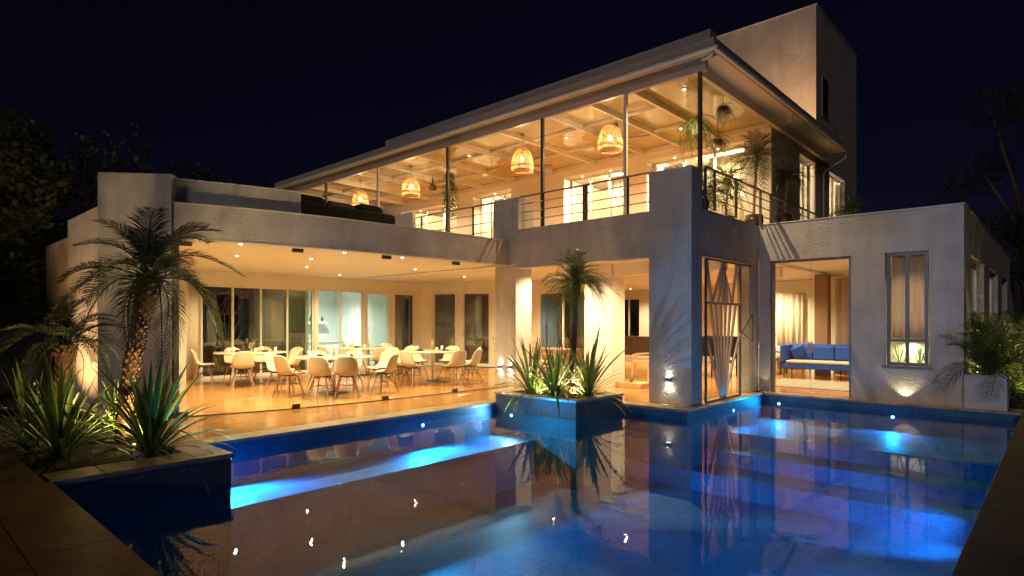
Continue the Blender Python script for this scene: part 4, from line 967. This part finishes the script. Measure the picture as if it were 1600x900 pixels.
spiky(-5.35,17.3,4.15,16,.6,'small leafy plant in the pot at the side window below the tower','terrace palms')
# hanging plants
for x, y, z, s, lab in ((-6.3,13.2,6.25,1.15,'hanging fern under the terrace ceiling beside the corner post'),(-6.3,14.4,6.1,.7,'small hanging plant below the ceiling near the back wall'),(-5.65,13.2,6.45,.6,'small hanging plant right of the hanging fern')):
    t = T('hanging_plant', lab, 'plant', (x,y,z), 'hanging plants of the terrace')
    P('basket', MB().lathe([(0,-.1),(.08,-.06),(.1,0),(.0,.0)], 14, (x,y,z)), 'pot', t); P('wire', MB().tube([(x,y,z),(x,y,6.70)], .004, 4), 'black', t)
    for i in range(22): a = i*2.399; inst('frond', FR3[1 + i % 2], t, (x,y,z), (random.uniform(-.2,.2), radians(-25+70*i/22), a), s*random.uniform(.7,1.1))
# climbing plant column
t = T('climbing_plant', 'bushy green plant on a tall pale stem between terrace post and wall', 'plant', (-15.1,13.3,3.57))
P('stem', MB().tube([(-15.1,13.3,3.57),(-15.12,13.3,5.0),(-15.1,13.32,6.5)], [.05,.04,.02], 8), 'barklight', t)
lm = MB()
for i in range(420):
    z = random.uniform(5.25,6.6); r = .26*(1-abs((z-5.8)/1.0)**2)*random.uniform(.3,1.1); a = random.uniform(0,6.28); p = Vector((-15.1+r*cos(a),13.3+r*sin(a),z))
    d = Vector((cos(a),sin(a),-.9)).normalized(); s_ = Vector((-sin(a),cos(a),0)); L0 = random.uniform(.08,.16)
    lm.add([p, p+d*L0*.5+s_*.03, p+d*L0, p+d*L0*.5-s_*.03], [(0,1,2,3)])
P('foliage', lm, 'leafy', t, kind='stuff')
pot(-15.1,13.3,3.566,.2,.35,'dark pot of the climbing plant'); 
# pine-cone like round plant on the hall floor
t = T('round_plant', 'dark round bromeliad on a low wooden tray beside the big pillar', 'plant', (-7.65,12.7,0))
P('tray', MB().box(-8.0,12.4,0.004,-7.3,13.0,.12), 'wicker', t)
for i in range(40): u = i/40; a = i*2.4; inst('leaf', BL[2], t, (-7.7,12.65,.12), (0, radians(8+80*u), a), .3)
# dark furniture on the left roof
t = T('outdoor_sofa', 'long dark outdoor sofa behind the curved parapet on the left roof', 'sofa', (-13,7,3.3))
P('seat', MB().box(-12.5, 6.0, 3.5, -11.6, 8.3, 3.9), 'darkcloth', t, bevel=.04); P('base', MB().box(-12.45, 6.05, 3.3, -11.65, 8.25, 3.498), 'darkwood', t)
P('backrest', MB().box(-11.58, 6.0, 3.32, -11.3, 8.35, 4.06), 'darkcloth', t, bevel=.09)
for k in range(3): P('cushion', MB().box(-12.05,6.1+k*.72,3.905,-11.62+.02*k,6.78+k*.72,4.27-.05*(k%2)), 'browncloth' if k == 1 else 'darkcloth', t, bevel=.12)
t = T('outdoor_armchair', 'dark padded outdoor armchair at the left end of the long roof sofa', 'armchair', (-11.9,5.6,3.3))
P('seat', MB().box(-12.2,5.3,3.32,-11.6,5.85,3.8), 'browncloth', t, bevel=.05); P('backrest', MB().box(-11.58,5.25,3.32,-11.4,5.9,4.02), 'browncloth', t, bevel=.05)
for y in (5.12,5.87): P('armrest', MB().box(-12.2,y,3.32,-11.42,y+.11,3.95), 'browncloth', t, bevel=.03)
t = T('roof_lamp', 'small cold white lamp shining at the far left end of the terrace', 'lamp', (-21.5,13.5,5.6))
P('lens', MB().lathe([(0,.06),(.06,0),(0,-.06)], 12, (-21.5,13.5,5.3)), emis('cold_lens', (.6,.8,1), 40), t); P('arm', MB().tube([(-21.5,13.5,5.36),(-21.5,13.5,6.7)], .012, 6), 'steel', t)
light('POINT', (-21.4,13.3,5.3), 8, (.5,.75,1), t, .05)
# terrace dining sets behind railing
t = T('terrace_bench', 'pale cushioned bench against the back wall of the terrace', 'bench', (-13.4,15.3,3.57))
P('seat', MB().box(-14.4,14.9,3.85,-12.5,15.5,4.05), 'cushion', t, bevel=.03); P('backrest', MB().box(-14.4,15.5,3.85,-12.5,15.68,4.5), 'cushion', t, bevel=.03)
for x in (-14.3,-12.6): P('leg', MB().box(x-.03,14.95,3.566,x+.03,15.4,3.849), 'darkwood', t)

# ------------------------------------------------------------------ trees and back garden
def tree(x, y, h, r, lab, seed, nleaf=9500, low=.25, m='leafdark', ls=.16):
    rnd = random.Random(seed); t = T('tree', lab, 'tree', (x,y,-.05), 'dark garden trees')
    tr = MB(); tr.tube([(x,y,-.05),(x+rnd.uniform(-.3,.3),y,h*.3),(x+rnd.uniform(-.5,.5),y+rnd.uniform(-.5,.5),h*.55)], [r*.08,r*.06,r*.03], 8)
    cl = []
    for i in range(26):
        a = rnd.uniform(0,6.28); e = rnd.uniform(-.7,1); rr = r*rnd.uniform(.3,.85)
        cl.append((Vector((x+rr*cos(a)*math.sqrt(1-e*e*.8), y+rr*sin(a)*math.sqrt(1-e*e*.8), h*(.5+low*.4)+e*h*.34)), r*rnd.uniform(.2,.36)))
    for c, s in cl[:12]: tr.tube([(x,y,h*.35), (Vector((x,y,h*.35))+c)/2+Vector((0,0,.2)), c], [r*.035,r*.02,r*.008], 5)
    P('trunk', tr, 'bark', t)
    lm = MB()
    for i in range(nleaf):
        c, s = cl[rnd.randrange(26)]; v = Vector((rnd.gauss(0,1),rnd.gauss(0,1),rnd.gauss(0,.8))); v = v.normalized()*s*rnd.uniform(.5,1.25); p = c+v
        d = Vector((rnd.uniform(-1,1),rnd.uniform(-1,1),rnd.uniform(-1,.6))).normalized(); q = d.orthogonal().normalized(); L0 = ls*rnd.uniform(.7,1.4)
        lm.add([p, p+d*L0*.5+q*L0*.28, p+d*L0, p+d*L0*.5-q*L0*.28], [(0,1,2,3)])
    P('crown', lm, m, t, kind='stuff')
for i, (x,y,h,r,lab) in enumerate(((-19.5,1.6,5.6,2.6,'dark tree just left of the garden wall, its edge touched by warm light'),(-24,-1.5,8.2,3.6,'tall dark tree at the left edge of the photo'),(-28.5,5.0,9.0,4.0,'tall dark tree behind the garden wall'),
        (-32,10.5,9,3.6,'dark tree behind the left roof end'),(-40,19,11.0,3.2,'distant dark tree beyond the left end of the terrace roof'),(-15.5,-2.5,4.6,2.4,'low dark tree at the lower left beyond the walkway'))):
    tree(x,y,h,r,lab,i+11, 9500, ls=.23 if i != 4 else .34)
for i, (x,y,h,r,lab) in enumerate(((-.9,35.5,12.5,3.8,'tall dark tree behind the right wing at the right edge of the photo'),(-.1,27.5,4.8,1.3,'small dark tree close behind the lit palms beside the wing'))):
    tree(x,y,h,r,lab,i+31)
# shrubs seen through the back glazing
for i in range(7):
    x = -19.4-random.uniform(0,1.2); y = 4.6+i*.75 if i < 6 else 13.2
    spiky(x, y, 0, 20, .7+random.uniform(0,.25), ('leafy shrub outside the back glazing, number %d' % i) if 0 else ['shrub outside the back glazing next to the curtain','second shrub outside the back glazing from the curtain','middle left shrub outside the back glazing','middle shrub outside the back glazing','middle right shrub outside the back glazing','shrub outside the back glazing beside the blue kitchen','shrub outside the dark back door'][i], 'shrubs behind the back glazing')
